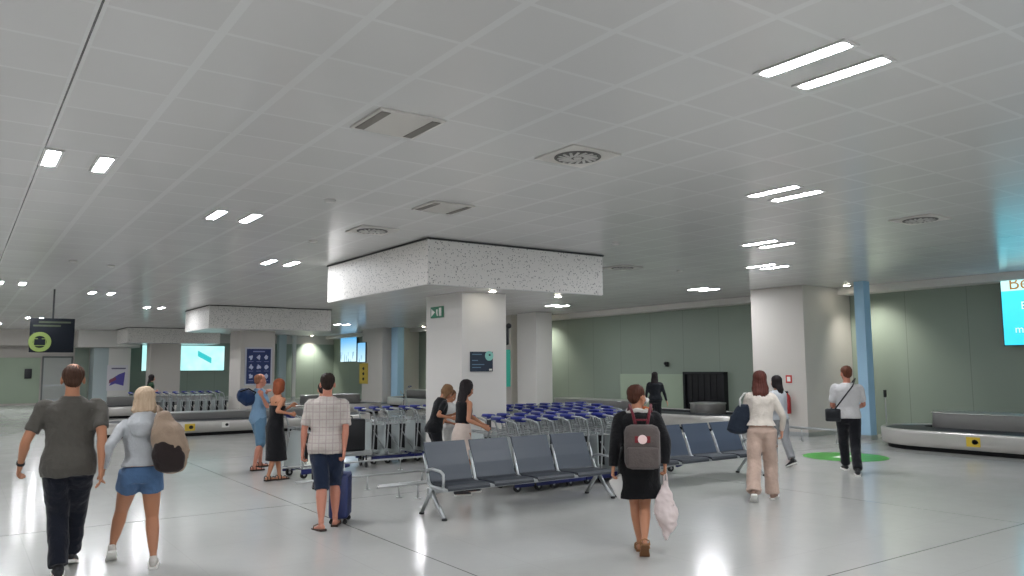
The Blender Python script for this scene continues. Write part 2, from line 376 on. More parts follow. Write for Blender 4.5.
M_yel = mat('sticker_yellow', '#d8b93a', .5); M_whi = mat('sticker_white', '#e9e8e2', .5)
def sticker(par, x, y, z, ax, col=M_yel, s=.13):
    # a flat square on the skirt with a dark hand shape; ax is the outward normal: '-x' or '-y'
    if ax == '-x':
        o = bx('warning_sticker', x-.004, x, y-s, y+s, z-s*.72, z+s*.72, col, par)
        MB().prism([(y-.03+s*.45*math.cos(a*PI/4), z+s*.4*math.sin(a*PI/4)) for a in range(8)], .003, 'x', x-.0075).prism([(y-.1, z-.02), (y, z-.045), (y, z+.03), (y-.09, z+.02)], .003, 'x', x-.0075).build('pictogram', M_black, o)
    else:
        o = bx('warning_sticker', x-s, x+s, y-.004, y, z-s*.72, z+s*.72, col, par)
        MB().prism([(x+.03+s*.45*math.cos(a*PI/4), z+s*.4*math.sin(a*PI/4)) for a in range(8)], .003, 'y', y-.0075).build('pictogram', M_black, o)
ca = carousel(17.6, 5.2, 7.0, 'y', 'stainless steel baggage carousel at the right edge with a yellow sticker', Li=6.7, ci=-.05)
sticker(ca, -1.262, 2.35, .26, '-x')
cb = carousel(17.95, 18.35, 6.7, 'y', 'long stainless baggage carousel in front of the black hatch', zi=.66, Li=3.2, ci=2.2)
b = MB(); b.lathe([(.5, .40), (.5, .68), (.52, .70)], (0, -2.75, 0), 32); b.build('drum', M_islside, cb); MB().lathe([(.525, .701), (.525, .715), (.4, .73)], (0, -2.75, 0), 32).build('drum_top', M_isl, cb)
cc = carousel(17.95, 30.85, 5.6, 'y', 'distant stainless carousel behind the trolley row')
cd = carousel(6.95, 23.35, 5.1, 'x', 'stainless carousel behind the couple with two stickers on its skirt', zi=.56, zs=.38)
sticker(cd, -1.82, -1.262, .24, '-y'); sticker(cd, -.9, -1.262, .27, '-y', M_whi, .1)
ce = carousel(6.6, 33.2, 3., 'x', 'dark topped carousel far down the left side')
cf = carousel(12.1, 29.6, 1.6, 'x', 'short carousel far behind the plaid shirt man')
# ---------------------------------------------------------------- wall things
r = empty('baggage_hatch', (19.5, 17.0, 0), label='black baggage opening with strip curtain in the green wall', cat='baggage hatch')
MB().box(-.10, .095, -.8, -.72, .38, 1.6).box(-.1, .095, .8, .88, .38, 1.6).box(-.1, .095, -.8, .88, 1.52, 1.6).build('frame', M_darkplastic, r)
bx('opening', .02, .09, -.72, .8, .38, 1.52, M_black, r)
for k in range(12): bx('curtain_strip', -.04+.012*(k % 2), -.03+.012*(k % 2), -.715+.126*k, -.6+.126*k, .42, 1.51, mat('curtain_rubber', '#101115', .35), r)
o = MB().box(-.1, .0, -.05, .05, -.09, .07, .015).ball((-.12, 0, .02), .06).build('wall_camera', M_darkplastic, None, (19.59, 18.7, 1.86)); tag(o, 'small black camera on the green wall above the pale panel', 'camera')
o = MB().box(-.05, 0, -.16, .16, -.25, .25, .01).build('wall_phone_box', M_darkplastic, None, (3.03, 47.53, 1.6), PI/2); tag(o, 'black box hung on the pale green panel at the far left', 'wall box')
o = bx('wall_box', -.08, .08, -.04, 0, -.15, .15, mat('red_box', '#b05040', .5)); o.location = (5.45, 47.51, 1.72); tag(o, 'small red alarm box on the far green strip', 'alarm box')
o = bx('access_plate', -.06, .06, -.04, 0, -.2, .2, M_darkplastic); o.location = (5.3, 47.51, 1.15); tag(o, 'small dark plate on the far green strip', 'wall plate')

# fire extinguisher on the grey pier
r = empty('fire_extinguisher', (17.5, 12.5, .55), label='red fire extinguisher hung on the broad grey pier', cat='fire extinguisher')
M_red = mat('extinguisher_red', '#a81f22', .3)
MB().lathe([(.03, 0), (.075, .01), (.08, .03), (.08, .40), (.065, .46), (.03, .50), (.025, .53)], (-.1, 0, 0), 20).build('cylinder', M_red, r)
MB().box(-.125, -.075, -.015, .015, .525, .56).box(-.2, -.08, -.012, .012, .56, .575).build('valve', M_black, r)
MB().tube([(-.1, .02, .55), (-.1, .08, .53), (-.1, .105, .42), (-.1, .1, .15)], .011, 8).build('hose', M_rubber, r)
bx('bracket', -.03, -.002, -.03, .03, .2, .34, M_alu, r)
o = bx('extinguisher_sign', -.012, -.002, -.09, .09, .0, .2, mat('sign_red', '#c23a35', .5)); o.location = (17.5, 12.5, 1.33)
tag(o, 'small red and white sign above the fire extinguisher', 'sign'); bx('pictogram', -.015, -.0125, -.05, .05, .04, .16, M_whi, o)

# posters and signs
M_navy = mat('poster_navy', '#24356b', .5); M_dnavy = mat('sign_dark_blue', '#1c2b40', .4); M_mint = mat('mint', '#8fd0c4', .5)
r = empty('information_sign', (7.44, 11.495, 1.865), label='small dark blue sign with a mint circle on the middle column', cat='sign')
bx('panel', -.23, .23, -.02, 0, -.17, .17, M_dnavy, r)
MB().prism([(.15+.085*math.cos(PI*k/14), .1+.085*math.sin(PI*k/14)) for k in range(28)], .006, 'y', -.027).build('emblem', M_mint, r)
bx('emblem_mark', .14, .175, -.031, -.028, .1, .13, M_dnavy, r)
for z, a, b in ((.125, -.2, .0), (.02, -.2, -.08), (-.05, -.2, .05), (-.1, -.2, -.02)): bx('text_line', a, b, -.0235, -.0205, z-.008, z+.008, mat('sign_text', '#5f7f93', .5), r)
bx('white_label', .15, .21, -.0235, -.0205, -.155, -.125, M_whi, r)
r = empty('pictogram_poster', (8.42, 26.995, 1.86), label='blue poster with rows of white pictograms on the column', cat='poster')
bx('frame', -.46, .46, -.03, 0, -.64, .64, mat('poster_frame', '#c9ccd6', .4), r)
bx('sheet', -.41, .41, -.036, -.0305, -.59, .59, M_navy, r)
random.seed(3)
for j in range(3):
    for i in range(3):
        cx_, cz_ = -.26+.26*i, .3-.32*j
        pts = [(cx_+.085*(.55+.45*((k*7+i*3+j*5) % 3)/2)*math.cos(PI*k/5), cz_+.1*(.55+.45*((k*5+i+j) % 3)/2)*math.sin(PI*k/5)) for k in range(10)]
        MB().prism(pts, .003, 'y', -.0395).build('pictogram', mat('picto', '#c3cbe6', .5), r)
        bx('caption', cx_-.08, cx_+.08, -.0395, -.0365, cz_-.15, cz_-.135, mat('cap', '#8b97c6', .5), r)
bx('heading', -.2, .2, -.0395, -.0365, .48, .52, mat('cap', '#8b97c6', .5), r)
r = empty('advert_poster', (6.95, 45.945, 1.36), label='white poster with a purple and orange picture at the far pier', cat='poster')
bx('sheet', -.5, .5, -.02, 0, -.66, .66, mat('poster_white', '#dedbe0', .5), r)
MB().prism([(-.38, -.42), (-.1, -.3), (.3, -.42), (.36, .3), (.05, .18), (-.2, .0)], .004, 'y', -.0245).build('purple_shape', mat('purple', '#5d55a8', .5), r)
MB().prism([(-.4, -.3), (-.05, -.1), (-.1, .05), (-.38, -.1)], .004, 'y', -.0285).build('orange_shape', mat('dull_red', '#8d4f68', .5), r)
bx('heading', -.3, .38, -.0245, -.0205, .45, .52, mat('greyp', '#6b6880', .5), r)
# exit sign on the middle column's left face
r = empty('exit_sign', (7.045, 12.33, 2.76), label='green and white exit sign high on the middle column', cat='sign')
M_exg = mat('exit_green', '#2c7a5a', .4)
bx('panel', -.02, 0, -.22, .22, -.1, .1, M_exg, r)
b = MB(); b.prism([(.19, .07), (.19, -.07), (.06, 0)], .004, 'x', -.0245).build('arrow', M_whi, r)
b = MB(); b.prism([(.01, .05), (.01, -.02), (-.02, -.07), (-.05, -.07), (-.03, 0), (-.04, .05)], .004, 'x', -.0245).build('running_figure', M_whi, r)
bx('doorway', -.0245, -.0205, -.17, -.09, -.075, .075, M_whi, r)
# mint banner and camera at the right edge of the middle column
o = bx('mint_banner', 7.952, 8.1, 11.55, 11.58, 1.42, 2.08, mat('banner_mint', '#2fae95', .5)); tag(o, 'narrow turquoise flag panel on the side of the middle column', 'banner')
o = MB().box(7.952, 8.04, 11.5, 11.6, 2.16, 2.52, .02).ball((8.03, 11.5, 2.5), .05).build('side_camera', M_darkplastic); tag(o, 'black device mounted on the side of the middle column above the turquoise panel', 'camera')
# yellow sign and little screen on the wide pier
r = empty('yellow_sign', (17.495, 38.35, 1.5), label='tall yellow sign with black symbols on the wide far pier', cat='sign')
bx('panel', -.03, 0, -.5, .5, -.52, .55, mat('yellow_sign', '#c9ad3c', .5), r)
for z in (-.27, 0, .27): MB().prism([(.14*math.cos(2*PI*k/5), z+.09*math.sin(2*PI*k/5)) for k in range(5)], .004, 'x', -.0345).build('symbol', M_black, r)

# screens
def screen_mat(name, kind):
    m = mat(name, '#40d8dc', .3, emit=SCREEN); t = NT(m); g = t.sep(t.obj())
    return m, t, g
m, t, (sx_, sy_, sz_) = screen_mat('screen_beach', 0)
hz = t.math('MULTIPLY_ADD', sz_, 1., 0.)
ns = t.noise(t.obj(), 2.2, 3)
f1 = t.math('GREATER_THAN', sz_, .42)
c = t.mix(t.math('MULTIPLY', t.math('ADD', sz_, .9), .55), srgb('#12a0bd'), srgb('#2fb6cc')); c = t.mix(t.math('MULTIPLY', ns, .35), c, srgb('#55c0cc')); c = t.mix(f1, c, srgb('#9fd8d6')); c = t.mix(t.math('MINIMUM', t.math('MAXIMUM', t.math('MULTIPLY_ADD', sy_, -.9, .75), 0.), 1.), c, srgb('#6fb8ff'))  # unseen end made brighter sky blue to tint the ceiling
t.l(c, t.b.inputs['Emission Color']); M_scr1 = m; m.node_tree.nodes['Principled BSDF'].inputs['Base Color'].default_value = (.02, .02, .02, 1)
m, t, (sx_, sy_, sz_) = screen_mat('screen_sea', 0)
d = t.math('ABSOLUTE', t.math('ADD', t.math('ADD', sz_, t.math('MULTIPLY', sx_, .55)), -.12)); wv_ = t.math('LESS_THAN', d, .16)
side = t.math('LESS_THAN', t.math('ABSOLUTE', t.math('ADD', sx_, -.1)), .38)
c = t.mix(t.noise(t.obj(), 1.3, 3), srgb('#62b4b2'), srgb('#a9bfbd')); c = t.mix(t.math('MULTIPLY', wv_, side), c, srgb('#1f8f92'))
t.l(c, t.b.inputs['Emission Color']); M_scr2 = m; m.node_tree.nodes['Principled BSDF'].inputs['Base Color'].default_value = (.02, .02, .02, 1)
m, t, (sx_, sy_, sz_) = screen_mat('screen_city', 0)
sky = t.math('MULTIPLY_ADD', sz_, .6, .5); c = t.mix(sky, srgb('#a4bcc4'), srgb('#2478a8'))
vo = t.n('ShaderNodeTexVoronoi'); mp = t.n('ShaderNodeMapping'); mp.inputs['Scale'].default_value = (1, 5, .9); t.l(t.obj(), mp.inputs[0]); t.l(mp.outputs[0], vo.inputs[0]); vo.inputs['Scale'].default_value = 1.6
low = t.math('LESS_THAN', sz_, -.15); c = t.mix(t.math('MULTIPLY', low, t.math('LESS_THAN', vo.outputs['Distance'], .32)), c, srgb('#2b5a70'))
t.l(c, t.b.inputs['Emission Color']); M_scr3 = m; m.node_tree.nodes['Principled BSDF'].inputs['Base Color'].default_value = (.02, .02, .02, 1)
M_sw = mat('screen_white_text', '#dffaf8', .4, emit=.42); M_so = mat('screen_orange_text', '#a8743c', .4, emit=.4)
def screen_x(loc, wd, ht, m, label):          # faces -x
    r = empty('advertising_screen', loc, label=label, cat='screen')
    bx('housing', -.06, .0, -wd/2, wd/2, -ht/2, ht/2, M_darkplastic, r)
    bx('display', -.064, -.0605, -wd/2+.02, wd/2-.02, -ht/2+.02, ht/2-.02, m, r); return r
def screen_y(loc, wd, ht, m, label):
    r = empty('advertising_screen', loc, label=label, cat='screen')
    bx('housing', -wd/2, wd/2, -.06, 0, -ht/2, ht/2, M_darkplastic, r)
    bx('display', -wd/2+.02, wd/2-.02, -.064, -.0605, -ht/2+.02, ht/2-.02, m, r); return r
s1 = screen_x((19.3, 6.6, 2.99), 3.0, 1.62, M_scr1, 'big turquoise advertising screen at the right edge of the hall')
bx('bracket', 0, .28, -1.2, -1.0, -.3, .3, M_darkplastic, s1); bx('bracket', 0, .28, 1.0, 1.2, -.3, .3, M_darkplastic, s1)
RX = (PI/2, 0, -PI/2)
textmesh('Be', .42, M_so, s1, (-.066, 1.33, .45), RX, 'script_lettering', align='LEFT')
for k, (s_, z) in enumerate((('Es', .0), ('m', -.28), ('melt', -.52))): textmesh(s_, .24, M_sw, s1, (-.066, (1.1, .8, 1.25)[k], z), RX, 'lettering', align='LEFT')
screen_x((19.5, 44.9, 2.93), 2.4, 1.5, M_scr3, 'blue advertising screen left of the small one on the far right wall')
screen_x((17.49, 38.55, 2.62), 1.0, 1.05, M_scr3, 'small blue screen above the yellow sign on the wide far pier')
screen_y((11.6, 47.538, 2.42), 2.45, 1.45, M_scr2, 'wide pale turquoise screen on the far wall behind the trolleys')
screen_y((9.15, 47.538, 2.42), 1.6, 1.45, M_scr2, 'turquoise screen half hidden by the farthest column')

# hanging sign
r = empty('hanging_sign', (1.94, 23., 2.64), -.12, label='dark hanging sign with a yellow-green ring and suitcase symbol', cat='hanging sign')
M_lime = mat('sign_lime', '#6d7f3f', .5, emit=.02); M_limed = mat('sign_olive', '#363f2c', .6)
MB().box(-.49, .49, -.06, .06, -.43, .43, .01).build('panel', mat('hanging_sign_face', '#0d131b', .6, spec=.2), r)
bx('hanging_rod', -.02, .02, -.02, .02, .43, H-2.645, M_darkplastic, r)
b = MB(); n = 36; ri, ro = .15, .25
for k in range(n):
    a, c_ = 2*PI*k/n, 2*PI*(k+1)/n
    q = [(rr*math.cos(x)-.26, rr*math.sin(x)-.17) for rr, x in ((ri, a), (ro, a), (ro, c_), (ri, c_))]
    b.prism(q, .004, 'y', -.0655)
b.build('lime_ring', M_lime, r)
MB().prism([(-.38, -.25), (-.14, -.25), (-.14, -.1), (-.38, -.1)], .003, 'y', -.0695).prism([(-.3, -.1), (-.22, -.1), (-.22, -.07), (-.3, -.07)], .003, 'y', -.0695).build('suitcase_symbol', mat('hanging_sign_face', '#131a24', .3), r)
bx('lime_backing', -.4, -.12, -.0652, -.0625, -.27, -.08, M_lime, r)
for z, a, b_, in ((.24, -.42, .18), (.33, -.3, .40)):
    bx('text_line', a, b_, -.0645, -.0605, z-.022, z+.022, M_limed, r)

# green circle on the floor
r = MB().lathe([(.78, .002), (.78, .006)], n=48).build('floor_sticker', mat('floor_green', '#38a52c', .3), None, (14.2, 8.95, 0)); tag(r, 'round bright green floor sticker in front of the man in white', 'floor sticker')
MB().prism([(-.28, -.1), (.1, -.1), (.1, -.2), (.3, 0), (.1, .2), (.1, .1), (-.28, .1)], .003, 'z', .0065).build('white_arrow', M_whi, r)

# low rail by the pier and floor rails
def rail(pts, posts, label, z=.2, r_=.016, nm='floor_rail'):
    r = empty(nm, (pts[0][0], pts[0][1], 0), label=label, cat='floor rail')
    ox, oy = pts[0][:2]
    p = [(x-ox, y-oy, z_) for x, y, z_ in pts]
    MB().tube(p, r_, 10).build('bar', M_chrome, r)
    for (x, y) in posts:
        MB().cyl((x-ox, y-oy, .008), (x-ox, y-oy, z), .011, 8).build('post', M_chrome, r)
        MB().lathe([(.045, .001), (.045, .008)], (x-ox, y-oy, 0), 14).build('foot_plate', M_chrome, r)
    return r
rail([(3.9, 10.74, .2), (6.15, 10.78, .2)], [(4.98, 10.75), (5.9, 10.78)], 'polished floor rail from the suitcase towards the bench')
rail([(4.73, 9.87, .18), (6.9, 9.86, .18)], [(5.05, 9.87), (5.6, 9.86), (6.6, 9.86)], 'short polished floor rail nearest the bench end')
rail([(4.6, 9.62, .2), (5.7, 9.62, .2), (5.78, 9.62, .19), (5.8, 9.62, .03)], [(5.2, 9.62)], 'floor rail with a bent end beside the bench')
rail([(4.3, 12.42, .2), (7.0, 12.5, .2), (7.08, 12.45, .18), (7.1, 12.3, .1), (7.1, 12.2, .01)], [(5.35, 12.45), (6.4, 12.48)], 'polished floor rail along the feet of the four trolleys')
rail([(16.5, 11.9, .3), (16.5, 10.45, .3)], [(16.5, 11.5), (16.5, 10.6)], 'low floor rail in front of the broad grey pier', .3, .03)
r = empty('barrier_post', (18.25, 10.25, 0), label='thin post with a dark head behind the right carousel', cat='post')
r.location = (18.95, 10.78, 0)
MB().lathe([(.14, .001), (.14, .02), (.02, .03)], n=18).build('base', M_alu, r)
MB().cyl((0, 0, .02), (0, 0, 1.0), .018, 10).build('pole', M_alu, r); MB().box(-.03, .03, -.03, .03, .98, 1.16, .01).build('head', M_darkplastic, r)

# ---------------------------------------------------------------- luggage trolley (nose at +x)
M_bump = mat('bumper_navy', '#18225f', .5)
def make_trolley():
    r = empty('luggage_trolley')
    W = .29
    b = MB()
    for s in (-1, 1):
        b.tube([(-.42, s*W, .13), (.1, s*W*.92, .13), (.5, s*W*.55, .14), (.56, s*.06, .14)], .014, 8)
    for x, k in ((-.38, 1.), (-.15, .97), (.1, .9), (.32, .72)): b.cyl((x, -W*k, .135), (x, W*k, .135), .009, 6)
    b.build('base_frame', M_alu, r)
    b = MB()
    for s in (-1, 1):
        b.tube([(-.42, s*W, .13), (-.40, s*W, .3), (-.36, s*W*.98, .8), (-.41, s*W*.98, .96), (-.5, s*W*.96, 1.0)], .015, 8)
    b.cyl((-.36, -W*.98, .8), (-.36, W*.98, .8), .011, 6)
    b.build('upright_frame', M_alu, r)
    b = MB(); p = [(-.27, .17), (.27, .17), (.17, .76), (-.17, .76)]
    v = [Vector((-.43+.06*(z-.2)/.54+dx, y, z)) for dx in (-.008, .008) for y, z in p]
    V = [b.bm.verts.new(q) for q in v]
    for f in ((0, 1, 2, 3), (7, 6, 5, 4), (0, 4, 5, 1), (1, 5, 6, 2), (2, 6, 7, 3), (3, 7, 4, 0)): b.face([V[i] for i in f])
    b.build('back_panel', M_alup, r)
    MB().box(-.29, -.275, -.22, .22, .26, .72, .004).build('dark_board', M_rubber, r)
    b = MB(); b.cyl((-.39, -.27, .78), (-.39, .27, .78), .01, 6)
    for z, dx in ((.72, .0), (.72, .2), (.84, .22)): b.cyl((-.37+dx, -.25, z), (-.37+dx, .25, z), .007, 6)
    for k in range(5): y = -.24+.12*k; b.tube([(-.37, y, .8), (-.37, y, .72), (-.17, y, .72), (-.15, y, .84)], .006, 6)
    b.build('basket', M_alu, r)
    b = MB().tube([(-.5, -.28, 1.0), (-.535, -.2, 1.01), (-.54, 0, 1.015), (-.535, .2, 1.01), (-.5, .28, 1.0)], .015, 10)
    b.build('handle', M_alu, r)
    MB().box(-.60, -.47, -.11, .11, 1.0, 1.045, .018).box(-.53, -.44, -.085, .085, .965, 1.02, .015).build('brake_grip', M_blue, r)
    b = MB()
    for s in (-1, 1): b.tube([(-.36, s*.2, .15), (.05, s*.15, .14)], .012, 6); b.tube([(-.37, s*.24, .62), (-.05, s*.22, .14)], .009, 6)
    b.cyl((.05, -.15, .14), (.05, .15, .14), .01, 6)
    b.cyl((-.05, -.22, .14), (-.05, .22, .14), .01, 6)
    b.build('brace', M_alu, r)
    MB().tube([(.38, .22, .13), (.52, .16, .13), (.59, 0, .13), (.52, -.16, .13), (.38, -.22, .13)], .032, 8).build('nose_bumper', M_bump, r)
    for s in (-1, 1): MB().box(-.44, -.12, s*(W+.018)-.015, s*(W+.018)+.015, .075, .155, .006).build('side_bumper', M_bump, r)
    for (x, y) in ((-.36, -.24), (-.36, .24), (.44, 0)):
        wh = MB(); wh.cyl((x, y-.018, .06), (x, y+.018, .06), .058, 16); o = wh.build('wheel', M_rubber, r)
        MB().cyl((x, y-.022, .06), (x, y+.022, .06), .02, 10).build('hub', M_alu, o)
        MB().box(x-.02, x+.02, y-.028, y+.028, .09, .14).build('wheel_fork', M_alu, r)
    return r
trolley = make_trolley(); tused = [False]
def put_trolley(x, y, a, **kw):
    o = trolley if not tused[0] else copy_tree(trolley)
    tused[0] = True; o.location = (x, y, 0); o.rotation_euler = (0, 0, a)
    for k, v in kw.items(): o[k] = v
    return o
put_trolley(4.98, 12.75, .15, label='luggage trolley pushed by the woman in the long black dress', category='luggage trolley')
random.seed(11)
def row(x, y, n, dx, label, group, a=0.):
    for k in range(n): put_trolley(x+dx*k+random.uniform(-.03, .03), y+random.uniform(-.04, .04), a+random.uniform(-.07, .07), label=label, category='luggage trolley', group=group)
row(6.72, 13.75, 8, .30, 'luggage trolley nested in the row beside the middle column', 'trolleys nested left of the middle column')
row(6.98, 9.48, 9, .31, 'luggage trolley nested in the front row right behind the benches', 'trolleys in the front row behind the benches')
row(6.98, 10.25, 10, .31, 'luggage trolley nested in the second row behind the benches', 'trolleys in the second row behind the benches')
row(8.6, 11.05, 7, .31, 'luggage trolley nested in the third row behind the benches', 'trolleys in the third row behind the benches')
row(8.75, 11.9, 8, .31, 'luggage trolley nested in the fourth row right of the middle column', 'trolleys in the fourth row behind the benches')
row(9.1, 12.75, 8, .31, 'luggage trolley nested in the rearmost row right of the middle column', 'trolleys in the rearmost row by the middle column')
row(5.15, 27.9, 11, .27, 'luggage trolley nested in the far row behind the left carousel', 'trolleys in the far row behind the left carousel')
put_trolley(15.0, 29.6, 2.6, label='single luggage trolley far off in front of a pale green bay', category='luggage trolley')
# black case standing on a trolley behind the plaid shirt man
r = empty('suitcase', (5.75, 13.35, 0), -.1, label='large black suitcase standing behind the man in the plaid shirt', cat='suitcase')
MB().box(-.33, .33, -.14, .14, .3, .86, .03).build('shell', M_darkplastic, r)
MB().tube([(-.12, 0, .855), (-.12, 0, .9), (.12, 0, .9), (.12, 0, .855)], .01, 8).build('carry_handle', M_black, r)
MB().box(-.42, .42, -.2, .2, .22, .298, .008).build('flat_cart', M_alu, r)
for sx in (-.34, .34):
    for sy in (-.15, .15): MB().cyl((sx, sy, .22), (sx, sy, .1), .015, 8).cyl((sx-.015, sy, .05), (sx+.015, sy, .05), .049, 12).build('castor', M_rubber, r)

# ---------------------------------------------------------------- benches
M_seat = mat('seat_slate', '#4f565f', .42); M_seat2 = mat('seat_slate_blue', '#46505f', .42)
def make_bench(ms):
    r = empty('waiting_bench')
    P = .655; n = 4
    MB().box(-.05, n*P+.05, -.03, .04, .27, .34, .008).build('beam', M_alu, r)
    for k in range(n):
        x0, x1 = k*P+.035, (k+1)*P-.035
        b = MB()   # seat shell: curved section swept across
        prof = [(-.33, .36), (-.31, .385), (-.2, .39), (-.02, .38), (.06, .385), (.09, .41)]
        low = [(y, z-.028) for y, z in prof]; pl = prof+low[::-1]
        b.prism(pl, x1-x0, 'x', x0); b.build('seat', mat('seat_pan_dark', '#343940', .45), r)  # shadow strip below the backrest put into the pan's darker colour
        b = MB(); prof = [(.075, .40), (.1, .46), (.14, .57), (.20, .70), (.25, .82), (.262, .85)]
        pl = prof+[(y+.028, z-.006) for y, z in prof[::-1]]; b.prism(pl, x1-x0, 'x', x0); b.build('backrest', ms, r)
    for k in range(n+1):
        x = k*P
        MB().tube([(x, -.29, .35), (x, .0, .35), (x, .07, .385), (x, .13, .56), (x, .2, .72)], [.02, .022, .022, .02, .014], 8).build('seat_bracket', M_alu, r)
    for x in (.0, n*P):
        o = MB().tube([(x, .0, .31), (x, -.12, .17), (x, -.30, .02)], [.03, .026, .022], 10).tube([(x, .0, .31), (x, .1, .19), (x, .24, .02)], [.03, .026, .022], 10).build('leg', M_alu, r)
        for y in (-.30, .24): MB().lathe([(.032, .001), (.032, .018), (.02, .03)], (x, y, 0), 14).build('foot', M_rubber, o)
        MB().tube([(x, .11, .50), (x, .08, .54), (x, .0, .56), (x, -.2, .55), (x, -.27, .52), (x, -.28, .44), (x, -.27, .36)], .018, 10).build('armrest', M_alu, r)
    return r
be = make_bench(M_seat); be.location = (4.70, 8.35, -.0)
tag(be, 'four-seat grey waiting bench in front of the two women', 'bench')
be2 = make_bench(M_seat2); be2.location = (8.12, 8.5, 0)
tag(be2, 'four-seat blue-grey waiting bench between the backpack woman and the sweater woman', 'bench')
# ---------------------------------------------------------------- people
def pxray(x, y, depth):          # a spot seen at (x, y) of the photograph, depth metres along the view axis
    return Vector((0, 0, HC))+(_fw+_r*((x-512)/FPX)-_u*((y-288)/FPX))*depth
def pxfloor(x, y, z=0.):
    d = _fw+_r*((x-512)/FPX)-_u*((y-288)/FPX); t_ = (z-HC)/d.z; return Vector((0, 0, HC))+d*t_
def depth_of(p): return (p-Vector((0, 0, HC))).dot(_fw)
def remesh(mb, voxel, mats, smooth=4, noise_amp=0., noise_scale=8., seed=0, mat_fn=None):
    """joins the overlapping lofts of mb into one continuous surface"""
    bmesh.ops.recalc_face_normals(mb.bm, faces=mb.bm.faces[:])
    me = bpy.data.meshes.new('tmp'); mb.bm.to_mesh(me); mb.bm.free()
    o = bpy.data.objects.new('tmp', me); COL.objects.link(o)
    md = o.modifiers.new('r', 'REMESH'); md.mode = 'VOXEL'; md.voxel_size = voxel; md.use_smooth_shade = True
    if smooth: sm = o.modifiers.new('s', 'SMOOTH'); sm.factor = .5; sm.iterations = smooth
    bpy.context.view_layer.update()
    out = bpy.data.meshes.new_from_object(o.evaluated_get(bpy.context.evaluated_depsgraph_get()))
    bpy.data.objects.remove(o); bpy.data.meshes.remove(me)
    if noise_amp:
        n = len(out.vertices); off = Vector((seed*3.1, seed*1.7, seed))
        for v in out.vertices:
            c = v.co; q = Vector((c.x*noise_scale, c.y*noise_scale, c.z*noise_scale*.7))+off
            v.co = c+v.normal*(noise.noise(q)*noise_amp+noise.noise(q*2.3)*noise_amp*.35-abs(noise.noise(Vector((q.x*1.3+q.z*.9, q.y*1.3, q.z*1.5-q.x*.5))))*noise_amp*.9)
    out.materials.clear()
    for m in (mats if isinstance(mats, (list, tuple)) else [mats]): out.materials.append(m)
    for p in out.polygons: p.use_smooth = True; p.material_index = 0
    return out
def ik(a, b, l1, l2, hint):
    a, b = Vector(a), Vector(b); d = b-a; L = d.length; mx = (l1+l2)*.998
    if L > mx: b = a+d*(mx/L); d = b-a; L = mx
    c = (l1*l1-l2*l2+L*L)/(2*L); h = math.sqrt(max(l1*l1-c*c, 0)); u = d/L
    hv = Vector(hint)-u*Vector(hint).dot(u); hv.normalize()
    return a+u*c+hv*h, b
def chain(mb, pts, radii, lat=(1, 0, 0), n=18, cap=True):
    """smooth tapering limb: pts list, radii list of (across, deep)"""
    P = [Vector(p) for p in pts]; out = []
    for i in range(len(P)-1):
        p0, p1, p2, p3 = P[max(i-1, 0)], P[i], P[i+1], P[min(i+2, len(P)-1)]
        for k in range(4):
            t_ = k/4
            q = .5*((2*p1)+(-p0+p2)*t_+(2*p0-5*p1+4*p2-p3)*t_*t_+(-p0+3*p1-3*p2+p3)*t_**3)
            r = [radii[i][j]*(1-t_)+radii[i+1][j]*t_ for j in (0, 1)]; out.append((q, r))
    out.append((P[-1], list(radii[-1])))
    rg = []
    for i, (q, r) in enumerate(out):
        a = out[max(i-1, 0)][0]; b = out[min(i+1, len(out)-1)][0]; nrm = (b-a).normalized()
        l = Vector(lat)-nrm*Vector(lat).dot(nrm)
        if l.length < .1: l = Vector((0, 1, 0))-nrm*nrm.y
        rg.append((q, r[0], r[1], l.normalized(), nrm))
    mb.loft(rg, n, cap)
SKINS = {}
def skin(name, col):
    m = mat(name, col, .5, spec=.4); m.node_tree.nodes['Principled BSDF'].inputs['Subsurface Weight'].default_value = .0
    return m
M_eye = mat('eye_white', '#dcd8d0', .2); M_iris = mat('iris_dark', '#2a1c14', .2)
def hand_mesh(mb, wrist, dirv, palm_n, side, curl=.5, s=1.):
    """palm, four unequal fingers bent at the knuckles and a thumb off the side; side=+1 thumb towards +cross"""
    d = Vector(dirv).normalized(); nrm = Vector(palm_n); nrm = (nrm-d*nrm.dot(d)).normalized(); acr = d.cross(nrm).normalized()*side
    w_ = Vector(wrist)
    mb.loft([(w_-d*.03*s, .026*s, .021*s, acr, d), (w_+d*.01*s, .028*s, .02*s, acr, d), (w_+d*.045*s, .040*s, .017*s, acr, d), (w_+d*.085*s, .041*s, .014*s, acr, d)], 14)
    for k, (off, L, r) in enumerate(((.030, .070, .0085), (.010, .078, .009), (-.010, .073, .0085), (-.029, .058, .0075))):
        p = w_+d*.085*s+acr*off*s; a = curl*(.9+.12*k); pts = [p-d*.015*s, p]
        dd = d
        for seg, q in enumerate((.45, .3, .25)):
            dd = (Matrix.Rotation(a*(.55 if seg == 0 else 1.)*1., 3, d.cross(nrm))@dd) if False else (dd*math.cos(a*.75)+nrm*0+nrm*math.sin(a*.75)).normalized() if seg == 0 else (dd*math.cos(a*.9)+(nrm*math.cos(a*.75*seg)-d*math.sin(a*.75*seg))*math.sin(a*.9)).normalized()
            p = p+dd*(L*q*s); pts.append(p)
        mb.tube(pts, [r*s, r*s*1.02, r*s*.96, r*s*.9, r*s*.7], 8)
    b = w_+d*.03*s+acr*.028*s
    mb.tube([w_+d*.012*s+acr*.012*s, b, b+(d*.7+acr*.6+nrm*.25).normalized()*.034*s, b+(d*.7+acr*.6+nrm*.25).normalized()*.034*s+(d*.9+acr*.15+nrm*.4).normalized()*.03*s], [.014*s, .0135*s, .0115*s, .008*s], 8)

